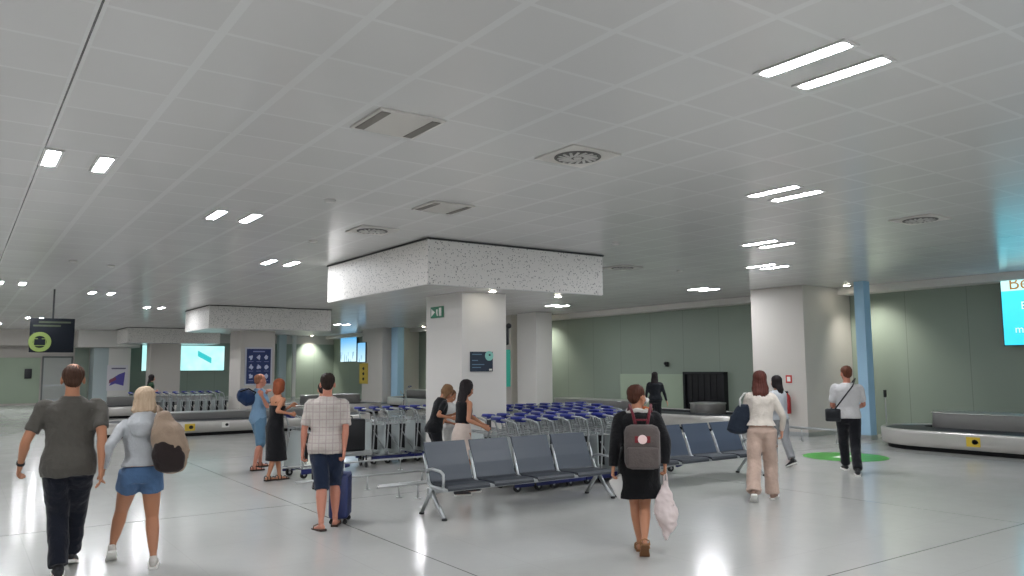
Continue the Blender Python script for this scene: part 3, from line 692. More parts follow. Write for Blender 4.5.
class Person:
    """local frame: +y is where the body faces, x to the right, origin on the floor"""
    def __init__(s, at, az, height, feet, hands, lean=(0, 0), head_yaw=0., head_pitch=0., female=False, voxel=.012, legw=1., build=1., skin_m=None, elbow=None, twist=0., knees=None, hip_shift=(0, 0), pelvis=0.):
        s.k = height/1.75; k = s.k; s.fem = female; s.vox = voxel; s.az = az; s.at = Vector((at[0], at[1], 0)); s.skin = skin_m; s.bw = build; s.lw = legw
        s.M = Matrix.Translation(s.at)@Matrix.Rotation(-az, 4, 'Z'); s.Mi = s.M.inverted()
        s.lean = lean; lx, ly = lean
        hx, hy = hip_shift
        dr = 0.
        for q, (fp, fz, fp_, fy_) in zip((-1, 1), feet):
            a = s.Mi@Vector((fp[0], fp[1], 0)); dd = math.hypot(a.x-hx-q*.088*k, a.y-hy); need = math.sqrt(max((.834*k)**2-dd*dd, .2))+.085*k+fz+.045*k
            dr = min(dr, need-(.955+pelvis)*k)
        dr = max(dr, -.075*k); s.drop = dr
        s.pelvis = Vector((hx, hy, (.955+pelvis)*k+dr))
        def up(z): f = (z-.95)/.5; return Vector((hx+lx*f*k, hy+ly*f*k*(1 if f < 1 else 1.0), z*k+dr))
        s.up = up
        sw = (.165 if female else .188)*k*build
        c_, s_ = math.cos(twist), math.sin(twist)
        s.sh = [up(1.392)+Vector((q*sw*c_, q*sw*s_, 0)) for q in (-1, 1)]
        s.hipj = [s.pelvis+Vector((q*.088*k, 0, -.045*k)) for q in (-1, 1)]
        L1, L2 = .425*k, .415*k
        s.legs = []
        for i, (fp, fz, fpitch, fyaw) in enumerate(feet):      # fp world ground point under the ankle, fz heel height, foot pitch (toes down), yaw
            a = s.Mi@Vector((fp[0], fp[1], 0)); ank = Vector((a.x, a.y, .085*k+fz)); hj = s.hipj[i]; dv = Vector((ank.x-hj.x, ank.y-hj.y, 0)); mxd = math.sqrt(max((.836*k)**2-(hj.z-ank.z)**2, .0001)); ank = Vector((hj.x, hj.y, ank.z))+dv*min(1, mxd/max(dv.length, .001)); hint = (knees or ((0, 1, 0), (0, 1, 0)))[i]
            kn, ank = ik(s.hipj[i], ank, L1, L2, hint); s.legs.append((s.hipj[i], kn, ank, fpitch, fyaw))
        A1, A2 = .285*k, .255*k
        s.arms = []
        for i, hp in enumerate(hands):
            hpl = s.Mi@Vector(hp) if len(hp) == 3 else None
            hint = (elbow or ((-.35, -1, 0), (.35, -1, 0)))[i]
            el, wr = ik(s.sh[i], hpl, A1, A2, hint); s.arms.append((s.sh[i], el, wr))
        s.neck = up(1.5); s.hyaw, s.hpitch = head_yaw, head_pitch
        s.HM = Matrix.Translation(up(1.525)+Vector((0, .012*k, 0)))@Matrix.Rotation(head_yaw, 4, 'Z')@Matrix.Rotation(head_pitch, 4, 'X')@Matrix.Scale(k*1.09, 4)
        s.root = None
    def hp(s, x, y, z): return s.HM@Vector((x, y, z))
    def torso_rings(s, grow=0., z0=.86, z1=1.5, hipg=0.):
        k = s.k; f = s.fem; b = s.bw
        T = [(.84, .150, .098, .0), (.92, .168 if f else .162, .118, -.012), (1.0, .150 if f else .155, .108, -.005), (1.09, .122 if f else .145, .092, .0), (1.18, .128 if f else .152, .098, .004),
             (1.29, .146 if f else .170, .112, .01), (1.37, .150 if f else .176, .105, .0), (1.42, .128 if f else .150, .085, -.005), (1.455, .085, .066, -.006), (1.485, .060, .060, .0), (1.54, .056, .058, .008)]
        out = []
        for z, rx, ry, dy in T:
            if z < z0-.001 or z > z1+.001: continue
            if z < 1.44: rx *= b; ry *= b*(1+(b-1)*.6)
            g = grow+(hipg if z < 1.05 else 0)
            c = s.up(z)+Vector((0, dy*k, 0)); a = s.up(z-.02); b_ = s.up(z+.02); n_ = (b_-a).normalized()
            out.append((c, rx*k+g, ry*k+g, (1, 0, 0), n_))
        return out
    def loft_t(s, mb, rg):
        rr = []
        for i in range(len(rg)-1):
            for t_ in (0, .5): rr.append((rg[i][0].lerp(rg[i+1][0], t_), rg[i][1]*(1-t_)+rg[i+1][1]*t_, rg[i][2]*(1-t_)+rg[i+1][2]*t_, rg[i][3], rg[i][4]))
        rr.append(rg[-1]); mb.loft(rr, 26, False)
    def make_body(s, label, clothes_hide_legs=False):
        k = s.k; mb = MB(); s.loft_t(mb, s.torso_rings())
        tap = (.98 if s.fem else 1.)*s.lw
        for (h, kn, an, fp_, fy) in s.legs:
            d1 = kn-h; d2 = an-kn; bk = Vector((0, -.012*k, 0))
            chain(mb, [h+Vector((0, 0, .04*k)), h+d1*.15, h+d1*.5, kn-d1*.08, kn+d2*.05, kn+d2*.3+bk, kn+d2*.62+bk*.5, kn+d2*.88, an],
                  [(.085*k, .092*k), (.086*k, .09*k), (.070*k*tap, .074*k), (.054*k*tap, .057*k), (.050*k*tap, .052*k), (.053*k*tap, .056*k), (.042*k*tap, .043*k), (.031*k, .034*k), (.032*k, .036*k)])
            ca_, sa_ = math.cos(fy), math.sin(fy); fwd = Vector((-sa_, ca_, 0)); fwd = (fwd*math.cos(fp_)-Vector((0, 0, 1))*math.sin(fp_)); upv = Vector((0, 0, 1))*math.cos(fp_)+Vector((-sa_, ca_, 0))*math.sin(fp_)
            an0 = an-upv*.045*k
            s_l = Vector((ca_, sa_, 0))
            mb.loft([(an0-fwd*.045*k, .028*k, .034*k, s_l, fwd), (an0+fwd*.02*k, .034*k, .038*k, s_l, fwd), (an0+fwd*.09*k-upv*.012*k, .040*k, .026*k, s_l, fwd), (an0+fwd*.15*k-upv*.02*k, .042*k, .017*k, s_l, fwd), (an0+fwd*.175*k-upv*.024*k, .034*k, .012*k, s_l, fwd)], 14)
        for i, (sh, el, wr) in enumerate(s.arms):
            d1 = el-sh; d2 = wr-el; q = (-1, 1)[i]; bb = (.88 if s.fem else 1.0)
            chain(mb, [sh-Vector((q*.05*k, 0, -.0*k)), sh+Vector((0, 0, -.005*k)), sh+d1*.3, sh+d1*.65, el, el+d2*.25, el+d2*.65, wr],
                  [(.042*k, .046*k), (.048*k*bb, .052*k*bb), (.046*k*bb, .049*k*bb), (.040*k*bb, .042*k*bb), (.034*k*bb, .036*k*bb), (.037*k*bb, .038*k*bb), (.029*k*bb, .028*k*bb), (.022*k, .019*k)], lat=(0, 1, 0))
        # head: cranium, face, jaw, nose, ears, brow
        def E(c, r, n=18):
            b2 = bmesh.new(); bmesh.ops.create_uvsphere(b2, u_segments=n, v_segments=n-4, radius=1)
            for v in b2.verts: v.co = s.HM@Vector((c[0]+v.co.x*r[0], c[1]+v.co.y*r[1], c[2]+v.co.z*r[2]))
            mb._merge(b2, None, True)
        E((0, -.008, .118), (.073, .092, .085)); E((0, .03, .07), (.058, .062, .078)); E((0, .05, .015), (.038, .036, .03))
        E((0, .082, .098), (.045, .014, .012), 12)
        nb = MB(); P_ = [s.hp(0, .088, .088), s.hp(0, .104, .065), s.hp(0, .112, .052), s.hp(0, .092, .045)]
        mb.tube(P_, [.008*k, .010*k, .0125*k, .009*k], 8)
        E((0, .089, .024), (.024, .008, .0075), 12)
        for q in (-1, 1): E((q*.075, -.005, .075), (.010, .020, .031), 12); E((q*.03, .083, .055), (.018, .010, .016), 12)
        mb.tube([s.up(1.44), s.hp(0, -.018, .02), s.hp(0, -.012, .07)], [.058*k, .052*k, .05*k], 14)
        me = remesh(mb, s.vox*.8, [s.skin], 3)
        bm = bmesh.new(); bm.from_mesh(me)
        # hands joined at the wrist
        for i, (sh, el, wr) in enumerate(s.arms):
            q = (-1, 1)[i]; d = (wr-el).normalized(); hd = getattr(s, 'handdir', [None, None])[i] or d
            pn = getattr(s, 'palm', [None, None])[i] or Vector((-q, 0, 0))
            hb = MB(); sd = 1 if Vector(hd).cross(Vector(pn)).dot(Vector((0, 1, .2))) > 0 else -1
            hand_mesh(hb, wr-d*.005, hd, pn, sd, getattr(s, 'curl', (.4, .4))[i], k*1.0*(.93 if s.fem else 1.))
            hm = remesh(hb, .0042 if s.vox < .0125 else .0055, [s.skin], 2); bm.from_mesh(hm); bpy.data.meshes.remove(hm)
        # lips get a redder tint
        lip = s.HM@Vector((0, .094, .024))
        for f_ in bm.faces:
            f_.smooth = True
            f_.material_index = 1 if (f_.calc_center_median()-lip).length < .02*k else 0
        bm.to_mesh(me); bm.free(); me.materials.clear(); me.materials.append(s.skin); me.materials.append(mat('lips', '#8e4f45', .45))
        o = bpy.data.objects.new('person', me); COL.objects.link(o); o.matrix_world = s.M; s.root = o; tag(o, label, 'person')
        for q in (-1, 1):
            e = MB(); e.ball(s.hp(q*.03, .0835, .080), .0105*k, 12); e.mi = 1; e.ball(s.hp(q*.03, .0905, .080), .006*k, 8); e.build('eye', [M_eye, M_iris], o, fix=False)
        return o
    def cloth(s, name, mb, m, amp=.006, voxel=None, seed=1, scale=8, smooth=3):
        me = remesh(mb, voxel or s.vox, m, smooth+2, amp, scale, seed); o = bpy.data.objects.new(name, me); COL.objects.link(o); o.parent = s.root; return o
    def sleeve(s, mb, i, frac, r=(.062, .058), g=0.):
        """frac 0..1 upper arm, 1..2 forearm"""
        sh, el, wr = s.arms[i]; k = s.k; q = (-1, 1)[i]; d1 = el-sh; d2 = wr-el; bb = .9 if s.fem else 1.
        pts = [sh-Vector((q*.055*k, 0, -.01*k)), sh+Vector((0, 0, .004*k))]; rad = [(.050*k+g, .056*k+g), (.056*k*bb+g, .060*k*bb+g)]
        if frac <= 1: pts += [sh+d1*frac*.55, sh+d1*frac]; rad += [(r[0]*k*bb+g, r[0]*k*bb+g)]*2
        else:
            pts += [sh+d1*.5, el, el+d2*(frac-1)*.5, el+d2*(frac-1)]; rad += [(r[0]*k*bb+g, r[0]*k*bb+g), (r[1]*k*.92*bb+g, r[1]*k*.92*bb+g), (r[1]*k*.86*bb+g, r[1]*k*.84*bb+g), (r[1]*k*.66*bb+g, r[1]*k*.64*bb+g)]
        chain(mb, pts, rad, lat=(0, 1, 0), cap=False)
    def top(s, name, m, z0=.93, sleeves=(.6, .6), grow=.014, hipg=.01, amp=.007, seed=1, z1=1.49, extra=None, sg=0.):
        mb = MB(); s.loft_t(mb, s.torso_rings(grow, z0, z1, hipg))
        for i in (0, 1):
            if sleeves[i]: s.sleeve(mb, i, sleeves[i], g=sg)
        if extra: extra(mb)
        return s.cloth(name, mb, m, amp, seed=seed)
    def pants(s, name, m, length=1.9, r=(.098, .07, .062), grow=.012, amp=.006, seed=2, z1=1.04, flare=0.):
        k = s.k; mb = MB(); s.loft_t(mb, s.torso_rings(grow, .84, z1))
        for (h, kn, an, fp_, fy) in s.legs:
            d1 = kn-h; d2 = an-kn; pts = [h+Vector((0, 0, .05*k)), h+d1*.12]; rad = [(r[0]*k, (r[0]+.006)*k)]*2
            if length <= 1: pts += [h+d1*length*.6, h+d1*length]; rad += [((r[0]*.6+r[1]*.4)*k, (r[0]*.6+r[1]*.45)*k), ((r[1]+flare)*k, (r[1]+flare+.004)*k)]
            else:
                pts += [h+d1*.55, kn, kn+d2*(length-1)*.5, kn+d2*(length-1)]; rad += [((r[0]*.5+r[1]*.5)*k, (r[0]*.5+r[1]*.55)*k), (r[1]*k, (r[1]+.004)*k), ((r[1]+r[2])/2*k, ((r[1]+r[2])/2+.004)*k), ((r[2]+flare)*k, (r[2]+flare+.006)*k)]
            chain(mb, pts, rad, cap=False)
        return s.cloth(name, mb, m, amp, seed=seed, scale=9)
    def skirt(s, name, m, z0, rx, ry, z1=1.06, amp=.006, seed=3, grow=.015, off=(0, 0)):
        k = s.k; mb = MB(); rg = [q for q in s.torso_rings(grow, .92, z1)]
        lo = (Vector((s.pelvis.x+off[0], s.pelvis.y+off[1], z0*k)), rx*k, ry*k, (1, 0, 0), (0, 0, 1)); md = (Vector((s.pelvis.x+off[0]*.5, s.pelvis.y+off[1]*.5, (z0+.92)/2*k)), (rx*.55+.185*.45)*k, (ry*.55+.135*.45)*k, (1, 0, 0), (0, 0, 1))
        s.loft_t(mb, [lo, md]+rg); return s.cloth(name, mb, m, amp, seed=seed, scale=7)
    def shoes(s, m, sole=None, sandals=False, L=.27, hi=False):
        k = s.k
        for (h, kn, an, fp_, fy) in s.legs:
            ca_, sa_ = math.cos(fy), math.sin(fy); f0 = Vector((-sa_, ca_, 0)); fwd = f0*math.cos(fp_)-Vector((0, 0, 1))*math.sin(fp_); upv = Vector((0, 0, 1))*math.cos(fp_)+f0*math.sin(fp_); sl = Vector((ca_, sa_, 0))
            base = an-upv*.083*k
            out = [(-.068, .024), (-.062, .036), (-.02, .039), (.05, .040), (.12, .050), (.17, .048), (.195, .034), (.203, .012)]
            def outline(g): return [(y*k, (x+g)*k) for y, x in out]
            sb = MB(); ol = outline(.002); pts = [(x, y) for y, x in ol]+[(-x, y) for y, x in ol[::-1]]
            lo = [sb.bm.verts.new(base+sl*x+fwd*y) for x, y in pts]; up_ = [sb.bm.verts.new(base+sl*x+fwd*y+upv*(.022*k)) for x, y in pts]
            sb.face(lo[::-1]); sb.face(up_)
            for a in range(len(pts)): b = (a+1) % len(pts); sb.face([lo[a], lo[b], up_[b], up_[a]])
            if sandals:
                o = sb.build('sandal', sole or m, s.root)
                st = MB(); q = base+upv*.02*k
                for yy, zz in ((.125, .04), (.02, .075), (-.045, .07)) if sandals != 'flip' else ((.11, .045),):
                    st.tube([q+sl*.047*k+fwd*yy*k, q+sl*.042*k+fwd*yy*k+upv*zz*.7*k, q+fwd*yy*k+upv*zz*k, q-sl*.042*k+fwd*yy*k+upv*zz*.7*k, q-sl*.047*k+fwd*yy*k], .007*k, 8)
                st.build('strap', m, o)
            else:
                mb = MB(); q = base+upv*.03*k
                rg = [(q-fwd*.062*k+upv*.022*k, .030*k, .036*k, sl, fwd), (q-fwd*.02*k+upv*.028*k, .039*k, .046*k, sl, fwd), (q+fwd*.05*k+upv*.018*k, .041*k, .042*k, sl, fwd), (q+fwd*.12*k+upv*.006*k, .047*k, .027*k, sl, fwd), (q+fwd*.175*k+upv*.0*k, .040*k, .018*k, sl, fwd)]
                mb.loft(rg, 16); mb.loft([(q+upv*.02*k, .040*k, .046*k, sl, upv), (q+upv*(.10 if hi else .06)*k-fwd*.004, .040*k, .046*k, sl, upv)], 14)
                o = s.cloth('shoe', mb, m, 0, .008, smooth=2)
                sb.build('sole', sole or m, o)
    def hair(s, m, style='short', L=.2, seed=5, w=.095, bun=False):
        k = s.k; mb = MB()
        def E(c, r, n=18):
            b2 = bmesh.new(); bmesh.ops.create_uvsphere(b2, u_segments=n, v_segments=n-4, radius=1)
            for v in b2.verts: v.co = s.HM@Vector((c[0]+v.co.x*r[0], c[1]+v.co.y*r[1], c[2]+v.co.z*r[2]))
            mb._merge(b2, None, True)
        if style == 'short': E((0, -.020, .130), (.082, .096, .084)); E((0, -.055, .085), (.066, .056, .062))
        elif style == 'crop': E((0, -.016, .128), (.0775, .094, .081)); E((0, -.052, .085), (.064, .052, .06))
        elif style == 'thin': E((0, -.024, .119), (.0775, .086, .0765)); E((0, -.052, .075), (.063, .05, .05))
        else:
            E((0, -.020, .128), (.088, .100, .092)); E((0, -.045, .08), (.084, .066, .08))
            for q in (-1, 1): E((q*.066, -.012, .06), (.026, .05, .07))
            nn = s.HM.to_3x3()@Vector((0, 0, -1)); nn.normalize(); lt = s.HM.to_3x3()@Vector((1, 0, 0))
            b0 = s.hp(0, -.055, .10); down = Vector((s.lean[0]*-.3, s.lean[1]*-.6-.02, -1)).normalized()
            if style == 'bob': mb.loft([(b0, .085*k, .055*k, lt, nn), (b0+down*.10*k, w*k, .06*k, lt, nn), (b0+down*L*k, w*.8*k, .045*k, lt, nn)], 18)
            else: mb.loft([(b0, .085*k, .05*k, lt, nn), (b0+down*.12*k-Vector((0, .01, 0)), w*k, .052*k, lt, nn), (b0+down*L*.6*k-Vector((0, .04*k, 0)), w*.95*k, .04*k, lt, nn), (b0+down*L*k-Vector((0, .045*k, 0)), w*.6*k, .022*k, lt, nn)], 18)
        if bun: E((0, -.11, .15), (.035, .035, .035))
        me = remesh(mb, max(.008, s.vox*.75), m, 2)
        hm = s.HM.inverted()
        for v in me.vertices:
            c = hm@v.co; a = math.atan2(c.x, -c.y)
            v.co = v.co+v.normal*(math.sin(a*26+noise.noise(Vector((c.x*20, c.y*20, c.z*8+seed)))*4)*.003+noise.noise(Vector((c.x*14+seed, c.y*14, c.z*6)))*.007)*k
        o = bpy.data.objects.new('hair', me); COL.objects.link(o); o.parent = s.root; return o
    def world(s, x, y, z): return s.M@Vector((x, y, z))
def hairmat(name, c1, c2):
    m = mat(name, c1, .65, spec=.25); t = NT(m); mp = t.n('ShaderNodeMapping'); mp.inputs['Scale'].default_value = (1, 1, .15); t.l(t.obj(), mp.inputs[0])
    t.l(t.mix(t.noise(mp.outputs[0], 60, 3), srgb(c1), srgb(c2)), t.b.inputs['Base Color']); return m
def azim(p): return math.atan2(p[0], p[1])
S_fair = skin('skin_fair', '#c9937a'); S_tan = skin('skin_tan', '#b07a5c'); S_pink = skin('skin_reddish', '#bd7f69'); S_pale = skin('skin_pale', '#d3a58f')
def bag_mesh(name, rings_, m, voxel=.012, amp=.008, seed=2, parent=None, scale=9):
    mb = MB(); rr = []
    for i in range(len(rings_)-1):
        for t_ in (0, .5):
            a, b = rings_[i], rings_[i+1]; rr.append((Vector(a[0]).lerp(Vector(b[0]), t_), a[1]*(1-t_)+b[1]*t_, a[2]*(1-t_)+b[2]*t_, a[3], a[4]))
    rr.append(rings_[-1]); mb.loft([(Vector(q[0]),)+tuple(q[1:]) for q in rr], 24)
    me = remesh(mb, voxel, m, 3, amp, scale, seed); o = bpy.data.objects.new(name, me); COL.objects.link(o)
    if parent is not None: o.parent = parent
    return o

# 1 man in the grey T-shirt
c = pxfloor(63, 577); D = depth_of(c); a = azim(c)
lf, rf = pxfloor(58, 579), pxfloor(71, 566)
p = Person(c, a, 1.87, [(lf, .0, .0, .05), (rf, .03, .25, -.08)], [pxray(20, 466, D+.05), pxray(101, 469, D+.05)], lean=(0, .03), skin_m=S_tan, voxel=.0105, build=1.06, elbow=((-.25, -1, 0), (.25, -1, 0)))
man1 = p; p.curl = (.7, .35)
p.make_body('man in a dark grey T-shirt and navy jeans walking away holding hands')
p.top('t_shirt', fabric('tee_grey', '#55524c'), z0=.84, sleeves=(.72, .72), grow=.022, hipg=.016, seed=1, amp=.012)
p.pants('jeans', fabric('jeans_navy', '#141824'), 1.97, r=(.108, .084, .074), seed=2, amp=.010)
p.shoes(mat('shoe_dark', '#1d1e22', .6), M_whi)
p.hair(hairmat('hair_brown', '#2d1d14', '#54392a'), 'thin'); 
wr = p.arms[0][2]; o = MB().lathe([(.030, -.012), (.034, -.01), (.034, .01), (.030, .012)], (0, 0, 0), 18).build('wristwatch', M_black); o.parent = p.root; o.location = wr-(wr-p.arms[0][1])*.12
o.rotation_euler = (p.arms[0][2]-p.arms[0][1]).to_track_quat('Z', 'Y').to_euler()
# 2 blonde woman
c = pxfloor(137, 569); a = azim(c); D = depth_of(c)
lf, rf = pxfloor(112, 549, .12)-Vector((0, 0, .12)), pxfloor(153, 568)
p = Person(c, a, 1.63, [(lf, .06, .55, .1), (rf, .0, .0, -.05)], [pxray(103, 471, 6.85), pxray(160, 446, D+.22)], lean=(0, .03), female=True, skin_m=S_tan, voxel=.0105, legw=1.2, elbow=((-.3, -1, 0), (.1, -.5, -1)), head_yaw=.2)
w2 = p; p.curl = (.5, .9)
p.make_body('blonde woman in a light grey hoodie and denim shorts holding a man\'s hand')
def hood(mb):
    k = p.k; mb.loft([(p.up(1.32)+Vector((0, -.125, 0)), .10*k, .045*k, (1, 0, 0), (0, .1, 1)), (p.up(1.40)+Vector((0, -.125, 0)), .145*k, .065*k, (1, 0, 0), (0, .2, 1)), (p.up(1.47)+Vector((0, -.07, 0)), .135*k, .075*k, (1, 0, 0), (0, .3, 1))], 20)
p.top('hoodie', fabric('hoodie_grey', '#b9bcbf'), z0=.98, sleeves=(1.92, 1.9), grow=.026, hipg=.014, seed=3, amp=.012, extra=hood)
p.pants('denim_shorts', fabric('denim_blue', '#4f6d92'), .36, r=(.112, .108, .1), seed=4, grow=.016, amp=.006, flare=.006)
p.shoes(mat('shoe_white', '#c9c4bd', .6), M_whi)
p.hair(hairmat('hair_blonde', '#a3886e', '#d6c0a6'), 'bob', L=.13, w=.125)
# her backpack, slung on the right shoulder
k = p.k; bk = empty('backpack', p.world(.215*k, -.20, .99*k), -p.az-.35, label='beige and dark brown backpack slung from the blonde woman\'s right shoulder', cat='backpack')
X_, Z_ = (1, 0, 0), (0, 0, 1)
o = bag_mesh('bag_body', [((.05, .0, -.02), .13, .085, X_, Z_), ((.04, .0, .12), .165, .11, X_, Z_), ((0, .0, .30), .145, .095, X_, Z_), ((-.05, .02, .42), .08, .06, X_, Z_)], fabric('bag_beige', '#a08b78'), amp=.014, parent=bk, seed=6)
bag_mesh('front_pocket', [((.045, -.055, -.03), .125, .05, X_, Z_), ((.035, -.065, .08), .145, .07, X_, Z_), ((.02, -.06, .18), .11, .05, X_, Z_)], fabric('bag_brown', '#2c2322'), amp=.006, parent=bk)
MB().tube([(-.09, .03, .42), (-.13, .11, .50), (-.13, .2, .47), (-.1, .2, .30), (-.06, .13, .12), (.02, .07, .0)], .016, 8).build('shoulder_strap', fabric('bag_beige', '#a08b78'), bk)
# 3 man in the plaid shirt
c = pxfloor(325, 527); a = azim(c)+.05; D = depth_of(c)
lf, rf = pxfloor(321, 531), pxfloor(335, 526)
p = Person(c, a, 1.73, [(lf, .0, .1, .45), (rf, .0, .0, -.1)], [pxray(302, 457, D+.02), pxray(344, 462, D-.02)], lean=(0, .0), skin_m=S_pink, voxel=.011, legw=1.15, build=1.04, elbow=((-1, -.3, 0), (.9, -.5, 0)), hip_shift=(-.0, 0), knees=((.35, 1, 0), (0, 1, 0)))
p.curl = (1.1, 1.3)
p.make_body('man in a white plaid short-sleeved shirt and navy knee shorts')
M_plaid = fabric('plaid_shirt', '#c9c1ba', bump=.15); t = NT(M_plaid); o_ = t.sep(t.obj())
src = t.b.inputs['Base Color'].links[0].from_socket
l1 = t.math('MAXIMUM', t.line(o_[0], 0, .075, .012), t.line(o_[2], 0, .085, .012)); l2 = t.math('MAXIMUM', t.line(o_[0], .035, .075, .005), t.line(o_[2], .04, .085, .005))
t.l(t.mix(t.math('MULTIPLY', l2, .3), t.mix(t.math('MULTIPLY', l1, .38), src, srgb('#8d7478')), srgb('#a98f86')), t.b.inputs['Base Color'])
p.top('plaid_shirt', M_plaid, z0=.84, sleeves=(.85, .85), grow=.030, hipg=.018, seed=5, amp=.013)
k = p.k; MB().tube([p.up(1.455)+Vector((.07*math.cos(q), .062*math.sin(q), .004)) for q in [2*PI*j/14 for j in range(14)]], .016, 8, closed=True).build('shirt_collar', M_plaid, p.root)
p.pants('knee_shorts', fabric('shorts_navy', '#1f2a40'), 1.14, r=(.110, .088, .082), seed=6, amp=.010)
p.shoes(mat('flip_flop_strap', '#6b4a38', .6), mat('flip_flop_sole', '#3a2a24', .7), sandals='flip')
p.hair(hairmat('hair_black_brown', '#17110e', '#33251d'), 'crop')
# his suitcase
q = pxfloor(340, 522)
sc = empty('suitcase', (q.x, q.y, 0), -a+1.45, label='upright navy blue cabin suitcase beside the man in the plaid shirt', cat='suitcase')
M_sn = mat('suitcase_navy', '#1e2b5c', .4)
MB().box(-.17, .17, -.105, .105, .06, .56, .03).build('shell', M_sn, sc)
rb = MB()
for x in (-.12, -.06, 0, .06, .12): rb.box(x-.008, x+.008, -.11, .11, .09, .53)
rb.build('rib', mat('suitcase_navy_dark', '#182350', .4), sc)
MB().tube([(-.09, .085, .55), (-.09, .085, .80), (.09, .085, .80), (.09, .085, .55)], .009, 8).build('pull_handle', M_alu, sc)
MB().tube([(-.06, 0, .555), (-.06, 0, .585), (.06, 0, .585), (.06, 0, .555)], .01, 8).build('carry_handle', M_black, sc)
for x in (-.135, .135):
    for y in (-.075, .075): o = MB().cyl((x-.012, y, .028), (x+.012, y, .028), .027, 12).build('wheel', M_rubber, sc); MB().box(x-.02, x+.02, y-.014, y+.014, .035, .062).build('wheel_mount', M_black, o)

# 4 man in light blue with the blue duffel bag
c = pxfloor(257, 469); a = azim(c)+1.15; D = depth_of(c)
lf, rf = pxfloor(260, 467), pxfloor(254, 471)
p = Person(c, a, 1.70, [(lf, 0, 0, 0), (rf, 0, 0, .1)], [pxray(267, 392, D-.05), pxray(262, 396, D-.25)], skin_m=S_pink, voxel=.016, build=1.02, elbow=((-.3, .2, -1), (.4, .2, -1)), head_pitch=-.05)
man4 = p; p.curl = (.9, .9)
p.make_body('man in a light blue T-shirt and denim shorts with his hand at his chin')
p.top('t_shirt', fabric('tee_light_blue', '#7fa0bd'), z0=.84, sleeves=(.8, .8), grow=.02, seed=7)
p.pants('denim_shorts', fabric('denim_light', '#6386a0'), 1.05, r=(.106, .086, .082), seed=8)
p.shoes(mat('shoe_brown', '#4a3428', .6), mat('sole_dark', '#241c18', .7), sandals=True)
p.hair(hairmat('hair_ginger_short', '#6e4534', '#9a6a50'), 'thin')
q = pxray(246, 397, D+.02)
db = empty('duffel_bag', q, -azim(q), label='big round navy blue duffel bag carried on a man\'s back', cat='duffel bag')
bag_mesh('bag_body', [((-.07, .0, .02), .11, .13, (0, 1, 0), X_), ((0, 0, .0), .14, .165, (0, 1, 0), X_), ((.08, .0, -.02), .12, .13, (0, 1, 0), X_)], fabric('bag_navy', '#1c3358'), parent=db, amp=.01)
MB().tube([(-.1, -.1, .10), (.04, -.14, .15), (.16, -.1, .08), (.12, -.02, .0)], .014, 8).build('strap', M_black, db)
# 5 woman in the long black dress
c = pxfloor(274, 480); a = azim(c)+.95; D = depth_of(c)
lf, rf = pxfloor(279, 480), pxfloor(268, 481)
p = Person(c, a, 1.60, [(lf, 0, 0, 0), (rf, 0, 0, .1)], [pxray(291, 406, D+.25), pxray(291, 414, D-.02)], lean=(0, .04), female=True, skin_m=S_tan, voxel=.0155, elbow=((-.3, -.3, -1), (.4, -.5, -.7)), head_pitch=-.15, head_yaw=.3)
p.curl = (.7, 1.)
p.make_body('ginger-haired woman in a long black dress at a trolley')
p.skirt('dress', fabric('dress_black', '#121216'), .33, .175, .195, z1=1.33, grow=.020, off=(0, .035))
for i in (-1, 1): MB().tube([p.up(1.33)+Vector((i*.09*p.k, .085*p.k, 0)), p.up(1.44)+Vector((i*.085*p.k, .02*p.k, .014)), p.up(1.34)+Vector((i*.08*p.k, -.1*p.k, 0))], .007, 8).build('dress_strap', fabric('dress_black', '#121216'), p.root)
p.shoes(mat('sandal_black', '#1a1715', .6), mat('sandal_sole', '#2b211b', .7), sandals=True)
p.hair(hairmat('hair_ginger', '#6b3420', '#9a5536'), 'bob', L=.14, w=.088)
# 6 woman bending in black
c = pxfloor(437, 479); a = azim(c)+1.2; D = depth_of(c)
lf, rf = pxfloor(440, 477), pxfloor(433, 481)
p = Person(c, a, 1.53, [(lf, 0, 0, 0), (rf, 0, 0, .1)], [pxray(455, 414, D+.2), pxray(452, 418, D-.12)], lean=(0, .15), female=True, skin_m=S_tan, voxel=.0155, elbow=((-.3, -.3, -1), (.4, -.5, -.7)), head_pitch=-.75, hip_shift=(0, -.05))
p.curl = (.6, .6)
p.make_body('woman in a black T-shirt leaning forward over the trolleys')
p.top('t_shirt', fabric('tee_black', '#121317'), z0=.84, sleeves=(.7, .7), grow=.028, seed=9)
p.pants('trousers', fabric('trousers_black', '#14151a'), 1.35, r=(.1, .078, .07), seed=10)
p.shoes(mat('shoe_black', '#17171a', .5), M_whi)
p.hair(hairmat('hair_dark_blonde', '#5b412f', '#94714f'), 'long', L=.30, w=.095)
# 7 woman in black top and white skirt
c = pxfloor(462, 495); a = azim(c)+1.0; D = depth_of(c)
lf, rf = pxfloor(470, 493), pxfloor(459, 496)
p = Person(c, a, 1.60, [(lf, 0, 0, .0), (rf, .0, 0, -.3)], [pxray(484, 425, D+.12), pxray(484, 427, D-.12)], lean=(0, .04), female=True, skin_m=S_tan, voxel=.012, elbow=((-.3, -.6, -1), (.3, -.8, -.8)), head_pitch=-.3, head_yaw=-.1)
p.curl = (.8, .8)
p.make_body('dark-haired woman in a sleeveless black top and a cream skirt')
p.top('sleeveless_top', fabric('top_black', '#141418'), z0=1.06, sleeves=(0, 0), grow=.012, seed=11, z1=1.45)
p.skirt('skirt', fabric('skirt_cream', '#d9c8bd'), .55, .20, .175, z1=1.12, seed=12)
p.shoes(mat('slipper_dark', '#26242a', .5), M_whi)
p.hair(hairmat('hair_dark', '#0f0c0d', '#2b2224'), 'long', L=.42, w=.125)
o = MB().box(-.035, .035, -.006, .006, -.07, .07, .003).build('smartphone', M_darkplastic, None, pxray(489, 425, D)); tag(o, 'small black phone held by the woman in the cream skirt', 'phone')
